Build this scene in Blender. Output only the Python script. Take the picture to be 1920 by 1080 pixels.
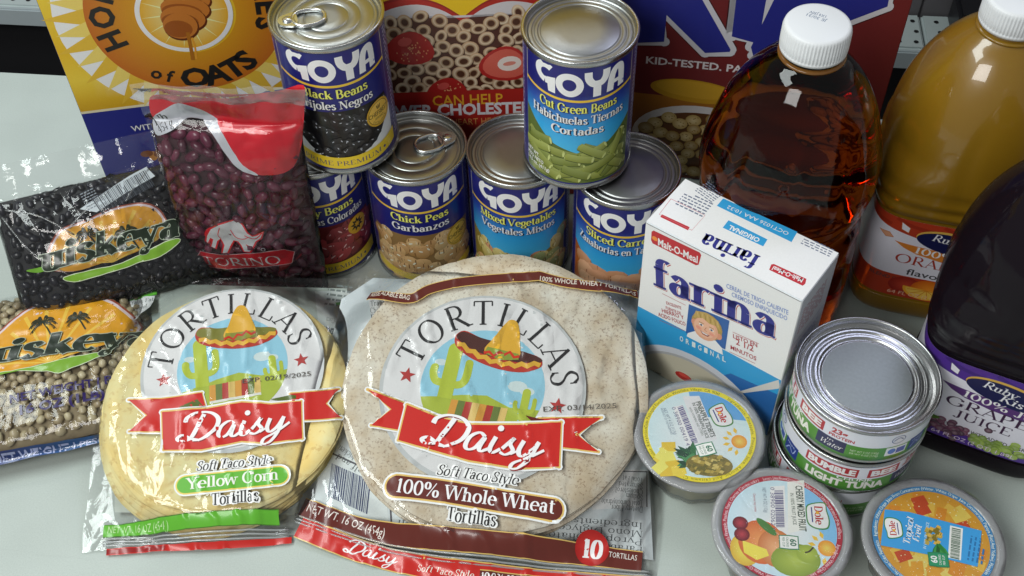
import bpy, bmesh, math, random
from mathutils import Vector, Matrix, noise, geometry

for o in list(bpy.data.objects):
    bpy.data.objects.remove(o, do_unlink=True)
scene = bpy.context.scene
COL = scene.collection
rad = math.radians

# ------------------------------------------------------------------ camera
CAM_F, CAM_PITCH, CAM_ROLL, CAM_H = 2235.15, rad(50.07), rad(-1.81), 699.0     # focal in photo pixels, height in mm
_fw = Vector((0, math.cos(CAM_PITCH), -math.sin(CAM_PITCH)))
_r0 = Vector((1, 0, 0)); _u0 = _r0.cross(_fw)
_r = _r0 * math.cos(CAM_ROLL) + _u0 * math.sin(CAM_ROLL)
_u = -_r0 * math.sin(CAM_ROLL) + _u0 * math.cos(CAM_ROLL)
cam_d = bpy.data.cameras.new('camera'); cam = bpy.data.objects.new('camera', cam_d); COL.objects.link(cam)
cam_d.sensor_width = 36.0; cam_d.lens = 36.0 * CAM_F / 1920.0; cam_d.clip_start = 0.01; cam_d.clip_end = 50
m = Matrix.Identity(4)
for i in range(3):
    m[i][0] = _r[i]; m[i][1] = _u[i]; m[i][2] = -_fw[i]
m[2][3] = CAM_H * 0.001
cam.matrix_world = m
scene.camera = cam
scene.render.resolution_x = 1024; scene.render.resolution_y = 576

# ------------------------------------------------------------------ light of the room
world = bpy.data.worlds.new('World'); scene.world = world; world.use_nodes = True
wb = world.node_tree.nodes['Background']
wb.inputs[0].default_value = (0.96, 0.97, 0.98, 1); wb.inputs[1].default_value = 0.27

def area(name, loc, size, power, target=(0, 0.5, 0.05), color=(1, 1, 1)):
    d = bpy.data.lights.new(name, 'AREA'); d.shape = 'RECTANGLE'; d.size, d.size_y = size
    d.energy = power; d.color = color
    o = bpy.data.objects.new(name, d); COL.objects.link(o)
    o.location = loc
    o.rotation_euler = (Vector(target) - Vector(loc)).to_track_quat('-Z', 'Y').to_euler()
    return o
# ceiling panels of the room
area('ceiling_lamp', (-0.95, 0.45, 1.55), (0.9, 0.4), 15, color=(0.92, 1.0, 0.98))
area('ceiling_lamp', (-0.25, 1.9, 1.9), (1.0, 0.3), 5, color=(0.97, 1.0, 0.99))
area('ceiling_lamp', (0.95, 1.55, 1.7), (0.4, 0.4), 4.0, color=(0.70, 0.74, 1.0))
area('ceiling_lamp', (-0.75, -0.55, 1.4), (0.8, 0.4), 13.5, target=(-.05, 0.6, 0.1), color=(1.0, 0.99, 0.96))

scene.view_settings.view_transform = 'Standard'; scene.view_settings.look = 'None'
scene.view_settings.exposure = 0.0; scene.view_settings.gamma = 1.0
cy = scene.cycles
cy.use_denoising = True
try: cy.denoiser = 'OPENIMAGEDENOISE'
except Exception: pass
cy.max_bounces = 12; cy.transparent_max_bounces = 24; cy.transmission_bounces = 10; cy.glossy_bounces = 6
cy.caustics_refractive = False; cy.caustics_reflective = False
cy.sample_clamp_indirect = 4.0

# ------------------------------------------------------------------ measuring: photo pixel -> point on a face (mm)
EYE = Vector((0, 0, CAM_H))
def pixel_ray(x, y):
    return _fw + _r * ((x - 960) / CAM_F) - _u * ((y - 540) / CAM_F)

class Frame:
    """A flat face or a local box of space: origin (mm), heading, lean."""
    def __init__(s, O, phi, lean, roll=0):
        ph, t, ro = rad(phi), rad(lean), rad(roll)
        U = Vector((math.cos(ph), math.sin(ph), 0)); F = Vector((-math.sin(ph), math.cos(ph), 0))
        V = F * math.cos(t) + Vector((0, 0, math.sin(t)))
        U, V = U * math.cos(ro) + V * math.sin(ro), V * math.cos(ro) - U * math.sin(ro)
        s.O, s.U, s.V, s.N = Vector(O), U, V, U.cross(V)
    def at(s, n=0):
        O = s.O + s.N * n
        def f(x, y):
            d = pixel_ray(x, y); t = (O - EYE).dot(s.N) / d.dot(s.N)
            p = EYE + d * t - O
            return (p.dot(s.U), p.dot(s.V))
        return f
    def matrix(s):
        M = Matrix.Identity(4)
        for i in range(3):
            M[i][0] = s.U[i]; M[i][1] = s.V[i]; M[i][2] = s.N[i]; M[i][3] = s.O[i] * 0.001
        return M

# ------------------------------------------------------------------ objects
def link(o, parent=None):
    COL.objects.link(o)
    if parent is not None:
        o.parent = parent
    return o
def thing(name, label, cat, M=None, group=None):
    o = bpy.data.objects.new(name, None); o.empty_display_size = 0.02
    COL.objects.link(o)
    if M is not None: o.matrix_world = M
    o['label'] = label; o['category'] = cat
    if group: o['group'] = group
    return o
def mesh_obj(name, verts, faces, mat, parent=None, smooth=True, scale=0.001):
    me = bpy.data.meshes.new(name)
    me.from_pydata([(v[0] * scale, v[1] * scale, v[2] * scale) for v in verts], [], faces)
    if mat is not None: me.materials.append(mat)
    if smooth: me.polygons.foreach_set('use_smooth', [True] * len(me.polygons))
    me.update()
    return link(bpy.data.objects.new(name, me), parent)
def sharpen(o, deg=35):
    o.data.set_sharp_from_angle(angle=rad(deg)); return o
def lathe(name, prof, mat, parent=None, seg=96, cross=None, closed=True, smooth=True, loc=(0, 0, 0)):
    """prof: (r, z) list bottom to top; cross(theta, r, z) -> r"""
    V, F = [], []
    for r, z in prof:
        for k in range(seg):
            a = 2 * math.pi * k / seg
            q = cross(a, r, z) if cross else r
            V.append((q * math.cos(a) + loc[0], q * math.sin(a) + loc[1], z + loc[2]))
    n = len(prof)
    for i in range(n - 1):
        for k in range(seg):
            k2 = (k + 1) % seg
            F.append((i * seg + k, i * seg + k2, (i + 1) * seg + k2, (i + 1) * seg + k))
    if closed:
        if prof[0][0] > 1e-6: F.append(tuple(range(seg - 1, -1, -1)))
        if prof[-1][0] > 1e-6: F.append(tuple((n - 1) * seg + k for k in range(seg)))
    return mesh_obj(name, V, F, mat, parent, smooth)
def box(name, w, d, h, mat, parent=None, loc=(0, 0, 0), bev=0.6):
    bm = bmesh.new(); bmesh.ops.create_cube(bm, size=1)
    for v in bm.verts:
        v.co = Vector(((v.co.x + .5) * w + loc[0], (v.co.y + .5) * d + loc[1], (v.co.z + .5) * h + loc[2])) * 0.001
    if bev: bmesh.ops.bevel(bm, geom=bm.edges[:], offset=bev * 0.001, segments=2, affect='EDGES')
    me = bpy.data.meshes.new(name); bm.to_mesh(me); bm.free()
    if mat: me.materials.append(mat)
    return link(bpy.data.objects.new(name, me), parent)
def tube(name, pts, r, mat, parent=None, seg=10, closed=False):
    V, F = [], []; n = len(pts); P = [Vector(p) for p in pts]
    for i, p in enumerate(P):
        t = (P[(i + 1) % n] - P[i - 1]) if closed else (P[min(i + 1, n - 1)] - P[max(i - 1, 0)])
        t.normalize(); a = t.orthogonal().normalized() if i == 0 else (a - t * a.dot(t)).normalized()
        b = t.cross(a)
        for k in range(seg):
            an = 2 * math.pi * k / seg
            V.append(p + (a * math.cos(an) + b * math.sin(an)) * r)
    for i in range(n if closed else n - 1):
        j = (i + 1) % n
        for k in range(seg):
            k2 = (k + 1) % seg
            F.append((i * seg + k, i * seg + k2, j * seg + k2, j * seg + k))
    if not closed:
        F.append(tuple(range(seg - 1, -1, -1))); F.append(tuple((n - 1) * seg + k for k in range(seg)))
    return mesh_obj(name, V, F, mat, parent)

# ------------------------------------------------------------------ colours and materials
def lin(c): return c / 12.92 if c <= 0.04045 else ((c + 0.055) / 1.055) ** 2.4
def H(s, k=1.18):
    return tuple(min(0.88, k * lin(int(s[i:i + 2], 16) / 255)) for i in (0, 2, 4)) + (1.0,)
def mixc(a, b, t): return tuple(a[i] + (b[i] - a[i]) * t for i in range(4))
def mat(name, color=(.8, .8, .8, 1), rough=.5, metal=0, spec=.5, coat=0, ior=1.45, trans=0, noise_amt=0, noise_scale=200, bump=0, bump_scale=300):
    m = bpy.data.materials.new(name); m.use_nodes = True
    nt = m.node_tree; b = nt.nodes['Principled BSDF']
    b.inputs['Base Color'].default_value = color; b.inputs['Roughness'].default_value = rough
    b.inputs['Metallic'].default_value = metal; b.inputs['Specular IOR Level'].default_value = spec
    b.inputs['Coat Weight'].default_value = coat; b.inputs['Coat Roughness'].default_value = 0.08
    b.inputs['IOR'].default_value = ior; b.inputs['Transmission Weight'].default_value = trans
    tc = nt.nodes.new('ShaderNodeTexCoord')
    if noise_amt:
        n = nt.nodes.new('ShaderNodeTexNoise'); n.inputs['Scale'].default_value = noise_scale; n.inputs['Detail'].default_value = 5
        nt.links.new(tc.outputs['Object'], n.inputs['Vector'])
        mx = nt.nodes.new('ShaderNodeMix'); mx.data_type = 'RGBA'
        mx.inputs['A'].default_value = tuple(c * (1 - noise_amt) for c in color[:3]) + (1,)
        mx.inputs['B'].default_value = tuple(min(1, c * (1 + noise_amt)) for c in color[:3]) + (1,)
        nt.links.new(n.outputs['Fac'], mx.inputs['Factor']); nt.links.new(mx.outputs['Result'], b.inputs['Base Color'])
    if bump:
        n2 = nt.nodes.new('ShaderNodeTexNoise'); n2.inputs['Scale'].default_value = bump_scale; n2.inputs['Detail'].default_value = 4
        nt.links.new(tc.outputs['Object'], n2.inputs['Vector'])
        bp = nt.nodes.new('ShaderNodeBump'); bp.inputs['Strength'].default_value = bump; bp.inputs['Distance'].default_value = 0.001
        nt.links.new(n2.outputs['Fac'], bp.inputs['Height']); nt.links.new(bp.outputs['Normal'], b.inputs['Normal'])
    return m
def ink(name, rough=.35, coat=0.0, spec=.5, grain=.05):
    m = mat(name, rough=rough, coat=coat, spec=spec); nt = m.node_tree; b = nt.nodes['Principled BSDF']
    a = nt.nodes.new('ShaderNodeAttribute'); a.attribute_name = 'ink'
    tc = nt.nodes['Texture Coordinate']
    n = nt.nodes.new('ShaderNodeTexNoise'); n.inputs['Scale'].default_value = 900; n.inputs['Detail'].default_value = 3
    nt.links.new(tc.outputs['Object'], n.inputs['Vector'])
    mr = nt.nodes.new('ShaderNodeMapRange'); mr.inputs['To Min'].default_value = 1 - grain; mr.inputs['To Max'].default_value = 1 + grain
    nt.links.new(n.outputs['Fac'], mr.inputs['Value'])
    vm = nt.nodes.new('ShaderNodeVectorMath'); vm.operation = 'SCALE'
    nt.links.new(a.outputs['Color'], vm.inputs[0]); nt.links.new(mr.outputs['Result'], vm.inputs['Scale'])
    nt.links.new(vm.outputs['Vector'], b.inputs['Base Color'])
    return m
def film(name, tint=(1, 1, 1, 1), rough=.06, veil=.05, gloss=1.0, bump=.5, bump_scale=60, veil_col=(.8, .82, .82, 1), ior=1.5, crease=0.0):
    """thin clear plastic: see-through, with its surface gloss and a faint milky veil"""
    m = bpy.data.materials.new(name); m.use_nodes = True; nt = m.node_tree; N = nt.nodes; L = nt.links
    N.clear(); out = N.new('ShaderNodeOutputMaterial')
    tr = N.new('ShaderNodeBsdfTransparent'); tr.inputs[0].default_value = tint
    df = N.new('ShaderNodeBsdfDiffuse'); df.inputs[0].default_value = veil_col
    gl = N.new('ShaderNodeBsdfGlossy'); gl.inputs['Roughness'].default_value = rough; gl.inputs['Color'].default_value = (gloss, gloss, gloss, 1)
    fr = N.new('ShaderNodeFresnel'); fr.inputs['IOR'].default_value = ior
    m1 = N.new('ShaderNodeMixShader'); m1.inputs[0].default_value = veil
    m2 = N.new('ShaderNodeMixShader')
    L.new(tr.outputs[0], m1.inputs[1]); L.new(df.outputs[0], m1.inputs[2])
    L.new(fr.outputs[0], m2.inputs[0]); L.new(m1.outputs[0], m2.inputs[1]); L.new(gl.outputs[0], m2.inputs[2])
    L.new(m2.outputs[0], out.inputs[0])
    if bump:
        tc = N.new('ShaderNodeTexCoord'); n = N.new('ShaderNodeTexNoise'); n.inputs['Scale'].default_value = bump_scale
        n.inputs['Detail'].default_value = 3; n.inputs['Distortion'].default_value = 1.2
        L.new(tc.outputs['Object'], n.inputs['Vector'])
        bp = N.new('ShaderNodeBump'); bp.inputs['Strength'].default_value = bump; bp.inputs['Distance'].default_value = .002
        hgt = n.outputs['Fac']
        if crease:
            # long sharp folds of stiff film
            mp = N.new('ShaderNodeMapping'); mp.inputs['Scale'].default_value = (1.0, .45, 1.0); mp.inputs['Rotation'].default_value = (0, 0, .6)
            L.new(tc.outputs['Object'], mp.inputs['Vector'])
            vo = N.new('ShaderNodeTexVoronoi'); vo.feature = 'DISTANCE_TO_EDGE'; vo.inputs['Scale'].default_value = bump_scale * .9
            n4 = N.new('ShaderNodeTexNoise'); n4.inputs['Scale'].default_value = bump_scale * .6
            L.new(mp.outputs[0], n4.inputs['Vector'])
            av = N.new('ShaderNodeMix'); av.data_type = 'VECTOR'; av.inputs['Factor'].default_value = .04
            L.new(mp.outputs[0], av.inputs[4]); L.new(n4.outputs['Color'], av.inputs[5]); L.new(av.outputs[1], vo.inputs['Vector'])
            mr = N.new('ShaderNodeMapRange'); mr.inputs['From Max'].default_value = .14; mr.inputs['To Min'].default_value = crease; mr.inputs['To Max'].default_value = 0
            L.new(vo.outputs['Distance'], mr.inputs['Value'])
            ad = N.new('ShaderNodeMath'); L.new(n.outputs['Fac'], ad.inputs[0]); L.new(mr.outputs[0], ad.inputs[1]); hgt = ad.outputs[0]
        L.new(hgt, bp.inputs['Height'])
        L.new(bp.outputs[0], gl.inputs['Normal']); L.new(bp.outputs[0], fr.inputs['Normal'])
    return m
# ------------------------------------------------------------------ flat print: coloured shapes laid on a surface
def catmull(pts, n=6, closed=False):
    P = [Vector((p[0], p[1])) for p in pts]; out = []; N = len(P)
    for i in range(N if closed else N - 1):
        g = lambda k: P[k % N] if closed else P[max(0, min(N - 1, k))]
        p0, p1, p2, p3 = g(i - 1), g(i), g(i + 1), g(i + 2)
        for k in range(n):
            t = k / n
            out.append(tuple(0.5 * ((2 * p1) + (p2 - p0) * t + (2 * p0 - 5 * p1 + 4 * p2 - p3) * t * t + (3 * p1 - p0 - 3 * p2 + p3) * t ** 3)))
    if not closed: out.append(tuple(P[-1]))
    return out
def arc(cx, cy, rx, ry, a0=0, a1=360, n=None):
    n = n or max(5, int(abs(a1 - a0) / 11))
    full = abs(abs(a1 - a0) - 360) < 1e-6
    return [(cx + rx * math.cos(rad(a0 + (a1 - a0) * k / n)), cy + ry * math.sin(rad(a0 + (a1 - a0) * k / n))) for k in range(n if full else n + 1)]
def rot2(pts, deg, c=(0, 0)):
    s, q = math.sin(rad(deg)), math.cos(rad(deg))
    return [(c[0] + (x - c[0]) * q - (y - c[1]) * s, c[1] + (x - c[0]) * s + (y - c[1]) * q) for x, y in pts]
def stroke_quads(pts, wx, wy=None, closed=False, taper=None):
    """broad-nib stroke: wx across upright strokes, wy across level ones"""
    wy = wx if wy is None else wy
    P = [Vector(p) for p in pts]; n = len(P); L, R = [], []
    for i in range(n):
        if closed: t = P[(i + 1) % n] - P[i - 1]
        else: t = P[min(i + 1, n - 1)] - P[max(i - 1, 0)]
        if t.length < 1e-9: t = Vector((1, 0))
        t.normalize(); w = 0.5 * math.hypot(wx * t.y, wy * t.x)
        if taper: w *= taper(i / max(1, n - 1))
        nrm = Vector((-t.y, t.x))
        L.append(tuple(P[i] + nrm * w)); R.append(tuple(P[i] - nrm * w))
    q = []
    for i in range(n if closed else n - 1):
        j = (i + 1) % n
        q.append((L[i], L[j], R[j], R[i]))
    return q

# a small seriffed letter set drawn with a broad pen: l stem, m hair line, a arc, p smooth path, s serif, d dot
SERIF = {}
def _g(ch, w, spec): SERIF[ch] = (w, spec)
for row in '''A .9 m.1,0,.45,1;l.43,1,.8,0;m.23,.34,.66,.34;s.1,0;s.8,0
B .8 l.2,0,.2,1;m.1,1,.42,1;a.42,.76,.2,.24,90,-90;m.2,.52,.44,.52;a.44,.26,.24,.26,90,-90;m.1,0,.44,0
C .86 a.5,.5,.38,.5,48,312;l.78,.7,.78,.92
D .92 l.2,0,.2,1;m.1,1,.42,1;a.42,.5,.38,.5,90,-90;m.1,0,.42,0
E .76 l.2,0,.2,1;m.1,1,.66,1;m.2,.52,.52,.52;m.1,0,.68,0;m.66,1,.66,.8;m.68,0,.68,.22
F .72 l.2,0,.2,1;m.1,1,.66,1;m.2,.52,.52,.52;m.66,1,.66,.8;s.2,0
G .94 a.5,.5,.38,.5,48,335;l.8,.12,.8,.42;m.62,.42,.92,.42;l.78,.72,.78,.9
H .98 l.2,0,.2,1;l.78,0,.78,1;m.2,.52,.78,.52;s.2,0;s.2,1;s.78,0;s.78,1
I .42 l.21,0,.21,1;s.21,0;s.21,1
J .56 l.36,1,.36,.2;a.22,.2,.14,.2,0,-160;s.36,1
K .9 l.2,0,.2,1;m.74,1,.22,.42;l.36,.6,.8,0;s.2,0;s.2,1;s.8,0;s.74,1
L .74 l.2,0,.2,1;m.1,0,.68,0;m.68,0,.68,.24;s.2,1
M 1.12 m.17,0,.17,1;l.2,1,.56,.02;m.56,0,.92,1;l.93,1,.93,0;s.17,0;s.17,1;s.93,0;s.93,1
N .98 m.17,0,.17,1;l.2,1,.8,0;m.8,0,.8,1;s.17,0;s.17,1;s.8,1
O 1 a.5,.5,.4,.5,0,360
P .76 l.2,0,.2,1;m.1,1,.4,1;a.4,.74,.25,.26,90,-90;m.2,.48,.4,.48;s.2,0
R .88 l.2,0,.2,1;m.1,1,.4,1;a.4,.74,.25,.26,90,-90;m.2,.48,.4,.48;l.4,.48,.8,0;s.2,0;s.82,0
S .68 p.57,.85,.42,1,.22,.96,.12,.77,.22,.6,.46,.44,.57,.26,.48,.05,.28,0,.1,.13;m.57,.7,.57,.95;m.1,.05,.1,.3
T .8 l.4,0,.4,1;m.05,1,.75,1;m.05,1,.05,.8;m.75,1,.75,.8;s.4,0
U .94 l.18,1,.18,.32;a.47,.32,.29,.32,180,360;m.76,.32,.76,1;s.18,1;s.76,1
V .86 l.06,1,.42,0;m.42,0,.78,1;s.08,1;s.78,1
W 1.2 l.05,1,.34,0;m.34,0,.6,1;l.6,1,.87,0;m.87,0,1.12,1;s.08,1;s.6,1;s.12,1
X .86 l.1,1,.76,0;m.74,1,.1,0;s.1,1;s.74,1;s.1,0;s.76,0
Y .82 l.06,1,.41,.46;m.76,1,.41,.46;l.41,.48,.41,0;s.06,1;s.76,1;s.41,0
Z .76 m.1,1,.66,1;l.64,1,.1,0;m.08,0,.68,0
a .6 p.11,.52,.26,.66,.42,.54,.43,.3;l.43,.45,.43,.05;a.26,.19,.16,.19,0,360;m.43,.05,.57,.02
b .66 l.15,0,.15,1;a.36,.33,.21,.33,0,360;s.1,1
c .58 a.34,.33,.23,.33,45,315
d .66 a.3,.33,.21,.33,0,360;l.51,0,.51,1;s.46,1;s.56,0
e .62 a.33,.33,.24,.33,0,310;m.1,.36,.56,.36
f .44 l.2,0,.2,.8;a.35,.8,.15,.2,180,50;m.05,.66,.42,.66;s.2,0
g .6 a.29,.4,.19,.26,0,360;a.31,-.12,.24,.17,0,360;m.42,.6,.58,.66
h .68 l.15,0,.15,1;a.33,.42,.18,.24,180,0;l.51,.42,.51,0;s.15,0;s.51,0;s.1,1
i .34 l.17,0,.17,.66;d.17,.88;s.17,0;s.12,.66
j .34 l.2,.66,.2,-.15;a.08,-.15,.12,.15,0,-120;d.2,.88
k .66 l.15,0,.15,1;m.54,.66,.18,.3;l.3,.42,.58,0;s.15,0;s.58,0
l .34 l.17,0,.17,1;s.17,0;s.12,1
m 1 l.15,0,.15,.66;a.32,.42,.17,.24,180,0;l.49,.42,.49,0;a.66,.42,.17,.24,180,0;l.83,.42,.83,0;s.15,0;s.49,0;s.83,0
n .68 l.15,0,.15,.66;a.33,.42,.18,.24,180,0;l.51,.42,.51,0;s.15,0;s.51,0;s.1,.66
o .66 a.33,.33,.24,.33,0,360
p .66 l.15,-.3,.15,.66;a.36,.33,.21,.33,0,360;s.15,-.3;s.1,.66
q .66 a.3,.33,.21,.33,0,360;l.51,-.3,.51,.66;s.51,-.3
r .5 l.15,0,.15,.66;a.34,.42,.19,.22,170,55;s.15,0;s.1,.66
s .52 p.41,.53,.29,.66,.14,.6,.14,.44,.33,.31,.43,.18,.34,.02,.2,0,.09,.12
t .44 l.2,.1,.2,.88;a.33,.13,.13,.13,180,300;m.05,.66,.4,.66
u .66 l.13,.66,.13,.22;a.31,.22,.18,.22,180,360;l.49,0,.49,.66;s.08,.66;s.44,.66;s.55,0
v .6 l.06,.66,.3,0;m.3,0,.54,.66;s.08,.66;s.54,.66
w .88 l.05,.66,.25,0;m.25,0,.44,.66;l.44,.66,.63,0;m.63,0,.82,.66;s.06,.66;s.82,.66
x .62 l.08,.66,.54,0;m.52,.66,.08,0;s.08,.66;s.52,.66;s.08,0;s.54,0
y .6 l.06,.66,.3,0;m.54,.66,.2,-.28;s.08,.66;s.54,.66;d.16,-.25
z .56 m.08,.66,.48,.66;l.46,.66,.08,0;m.06,0,.5,0
0 .7 a.34,.5,.25,.5,0,360
1 .46 l.24,0,.24,1;m.1,.85,.24,1;s.24,0
2 .66 p.1,.74,.18,.94,.36,.99,.52,.86,.5,.62,.3,.34,.1,.03;m.08,.02,.58,.02
3 .64 p.1,.86,.3,1,.5,.86,.44,.6,.26,.53;p.26,.53,.5,.44,.54,.2,.36,0,.08,.12
4 .7 m.44,1,.06,.3;m.06,.3,.64,.3;l.46,1,.46,0;s.46,0
5 .64 m.14,1,.52,1;m.14,1,.12,.56;p.12,.56,.34,.64,.54,.5,.52,.16,.32,0,.08,.1
6 .68 p.54,.94,.3,.86,.12,.5,.14,.22;a.34,.3,.22,.3,0,360
7 .62 m.06,1,.56,1;l.54,1,.22,0
8 .68 a.34,.75,.2,.25,0,360;a.34,.26,.24,.26,0,360
9 .68 a.34,.7,.22,.3,0,360;p.54,.78,.54,.5,.38,.14,.14,.06
% 1.1 a.24,.76,.16,.24,0,360;a.84,.24,.16,.24,0,360;m.8,1,.28,0
. .3 d.14,.06
- .45 m.06,.36,.38,.36'''.split('\n'):
    _p = row.split(' ', 2); _g(_p[0], float(_p[1]), _p[2])
_gcache = {}
def serif_glyph(ch, wt, thin):
    key = (ch, wt, thin)
    if key in _gcache: return _gcache[key]
    if ch not in SERIF:
        _gcache[key] = (0.35, []); return _gcache[key]
    w, spec = SERIF[ch]; polys = []
    for pr in spec.split(';'):
        k, v = pr[0], [float(x) for x in pr[1:].split(',')]
        if k == 'l': polys += stroke_quads([(v[0], v[1]), (v[2], v[3])], wt, wt)
        elif k == 'm': polys += stroke_quads([(v[0], v[1]), (v[2], v[3])], thin, thin)
        elif k == 'a': polys += stroke_quads(arc(*v), wt, thin, closed=abs(v[5] - v[4]) >= 360)
        elif k == 'p': polys += stroke_quads(catmull(list(zip(v[::2], v[1::2])), 4), wt, thin)
        elif k == 's':
            y = v[1] + (thin * .5 if v[1] <= 0 else -thin * .5)
            polys += stroke_quads([(v[0] - wt * .5 - .07, y), (v[0] + wt * .5 + .07, y)], thin, thin)
        elif k == 'd': polys.append(tuple(arc(v[0], v[1], wt * .62, wt * .62, n=9)))
    _gcache[key] = (w, polys); return _gcache[key]
_tcache = {}
def sans_tris(text, bold):
    """glyph outlines of the built-in font as triangles, cap height 1"""
    key = (text, bold)
    if key in _tcache: return _tcache[key]
    def get(body):
        cu = bpy.data.curves.new('t', 'FONT'); cu.body = body; cu.resolution_u = 2; cu.offset = bold
        ob = bpy.data.objects.new('t', cu); me = ob.to_mesh()
        me.calc_loop_triangles()
        vs = [(v.co.x, v.co.y) for v in me.vertices]; ts = [tuple(vs[i] for i in t.vertices) for t in me.loop_triangles]
        ob.to_mesh_clear(); bpy.data.objects.remove(ob); bpy.data.curves.remove(cu)
        return ts
    if 'H' not in _tcache:
        _tcache['H'] = max(p[1] for t in get('H') for p in t) if not bold else 0.7
    k = 1 / _tcache['H']
    ts = [tuple((p[0] * k, p[1] * k) for p in t) for t in get(text)]
    if ts:
        x0 = min(p[0] for t in ts for p in t); x1 = max(p[0] for t in ts for p in t)
        ts = [tuple((p[0] - x0, p[1]) for p in t) for t in ts]
    else: x0 = x1 = 0
    _tcache[key] = (x1 - x0, ts); return _tcache[key]
sans_tris('H', 0)

class Art:
    def __init__(s, step=0.012): s.polys = []; s.step = step; s.micro = 0; s.lay = 0; s.seq = 0
    def layer(s, n): s.lay = n; return s
    def key(s): s.seq += 1; return (s.lay, s.seq)
    def add(s, pts, col):
        s.polys.append((pts, s.key(), col))
    def poly(s, pts, col, holes=()):
        if not holes and len(pts) <= 4 and convex(pts): s.add(list(pts), col); return
        loops = [[Vector((p[0], p[1], 0)) for p in l] for l in [pts] + list(holes)]
        flat = [p for l in loops for p in l]
        z = s.key()
        for t in geometry.tessellate_polygon(loops):
            s.polys.append(([tuple(flat[i][:2]) for i in t], z, col))
    def rect(s, x0, y0, x1, y1, col): s.add([(x0, y0), (x1, y0), (x1, y1), (x0, y1)], col)
    def grad(s, x0, y0, x1, y1, stops, n=10):
        """vertical printed blend; stops = [(t, colour)]"""
        z = s.key()
        for k in range(n):
            a, b = k / n, (k + 1) / n
            def f(t):
                for (t0, c0), (t1, c1) in zip(stops, stops[1:]):
                    if t <= t1: return mixc(c0, c1, (t - t0) / max(1e-9, t1 - t0))
                return stops[-1][1]
            ya, yb = y0 + (y1 - y0) * a, y0 + (y1 - y0) * b
            s.polys.append(([(x0, ya), (x1, ya), (x1, yb), (x0, yb)], z, [f(a), f(a), f(b), f(b)]))
    def radial(s, c, rx, ry, ci, co, n=36, rings=(0, .35, .7, 1), warp=None):
        z = s.key()
        for r0, r1 in zip(rings, rings[1:]):
            a0, a1 = mixc(ci, co, r0), mixc(ci, co, r1)
            for k in range(n):
                t0, t1 = 2 * math.pi * k / n, 2 * math.pi * (k + 1) / n
                p = lambda r, t: (c[0] + rx * r * math.cos(t), c[1] + ry * r * math.sin(t))
                s.polys.append(([p(r0, t0), p(r1, t0), p(r1, t1), p(r0, t1)] if r0 else [c, p(r1, t0), p(r1, t1)], z,
                                [a0, a1, a1, a0] if r0 else [a0, a1, a1]))
    def ell(s, cx, cy, rx, ry, col, ang=0, n=16): s.poly(rot2(arc(cx, cy, rx, ry, n=n), ang, (cx, cy)), col)
    def ring(s, cx, cy, ro, ri, col, n=48, k=1.0):
        z = s.key()
        A, B = arc(cx, cy, ro, ro * k, n=n), arc(cx, cy, ri, ri * k, n=n)
        for i in range(n):
            j = (i + 1) % n; s.polys.append(([A[i], A[j], B[j], B[i]], z, col))
    def line(s, pts, w, col, closed=False, smooth=0, wy=None, taper=None):
        if smooth: pts = catmull(pts, smooth, closed)
        z = s.key()
        for q in stroke_quads(pts, w, wy, closed, taper): s.polys.append((list(q), z, col))
    def _z(s): return s.key()
    def glyphs(s, text, font, bold):
        """-> list of (advance x, polygons), total width"""
        if font == 'sans':
            w, ts = sans_tris(text, bold); return [(0, ts)], w
        x = 0; out = []
        for ch in text:
            if ch == ' ': x += .34; continue
            w, ps = serif_glyph(ch, bold, max(.05, bold * .38)); out.append((x, ps)); x += w + .02
        return out, x
    def text(s, text, A, B, h, col, font='sans', bold=0.0, shear=0, sag=0, grow=0):
        """words from A to B (ends of the base line), cap height h; sag bends the line down in its middle"""
        gl, W = s.glyphs(text, font, bold)
        A, B = Vector(A), Vector(B); d = B - A; L = d.length or 1e-6; d = d / L; n = Vector((-d.y, d.x)); k = L / max(W, 1e-6)
        z = s.key()
        for x0, ps in gl:
            for p in ps:
                q = []
                for (px, py) in p:
                    uu = (x0 + px) * k + shear * py * h; t = uu / L
                    q.append(tuple(A + d * uu + n * (py * h - sag * 4 * t * (1 - t))))
                s.polys.append((q, z, col))
    def arctext(s, text, c, r, a0, a1, h, col, font='sans', bold=0.0, ry=None, wide=1.0, inside=False):
        """letters set one by one along an arc from angle a0 to a1"""
        ry = ry or r
        ws = [(s.glyphs(ch, font, bold)) if ch != ' ' else ([], .4) for ch in text]
        tot = sum(w + .18 for _, w in ws); x = 0; z = s.key()
        for gl, w in ws:
            t = (x + w / 2 + .09) / tot; x += w + .18
            a = rad(a0 + (a1 - a0) * t)
            P = Vector((c[0] + r * math.cos(a), c[1] + ry * math.sin(a)))
            T = Vector((-r * math.sin(a), ry * math.cos(a))).normalized() * (1 if a1 > a0 else -1)
            n = Vector((-T.y, T.x))
            for x0, ps in gl:
                for p in ps:
                    s.polys.append(([tuple(P + T * ((x0 + q[0] - w / 2) * h * wide) + n * (q[1] * h)) for q in p], z, col))
    def scribble(s, A, B, rows, h, col, rng, fill=.9, cnt=16, right=False):
        """small print too fine to read: rows of word-length marks"""
        A, B = Vector(A), Vector(B); d = B - A; L = d.length; d /= L; n = Vector((-d.y, d.x)); z = s.key()
        for r in range(rows):
            x = 0; end = L * (fill if r < rows - 1 else .6)
            while x < end:
                w = min(rng.uniform(.5, 1.5) * L / cnt, end - x)
                o = A + d * x - n * (r * h)
                s.polys.append(([tuple(o), tuple(o + d * w), tuple(o + d * w + n * h * .42), tuple(o + n * h * .42)], z, col))
                x += w + L / cnt * .35
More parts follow.
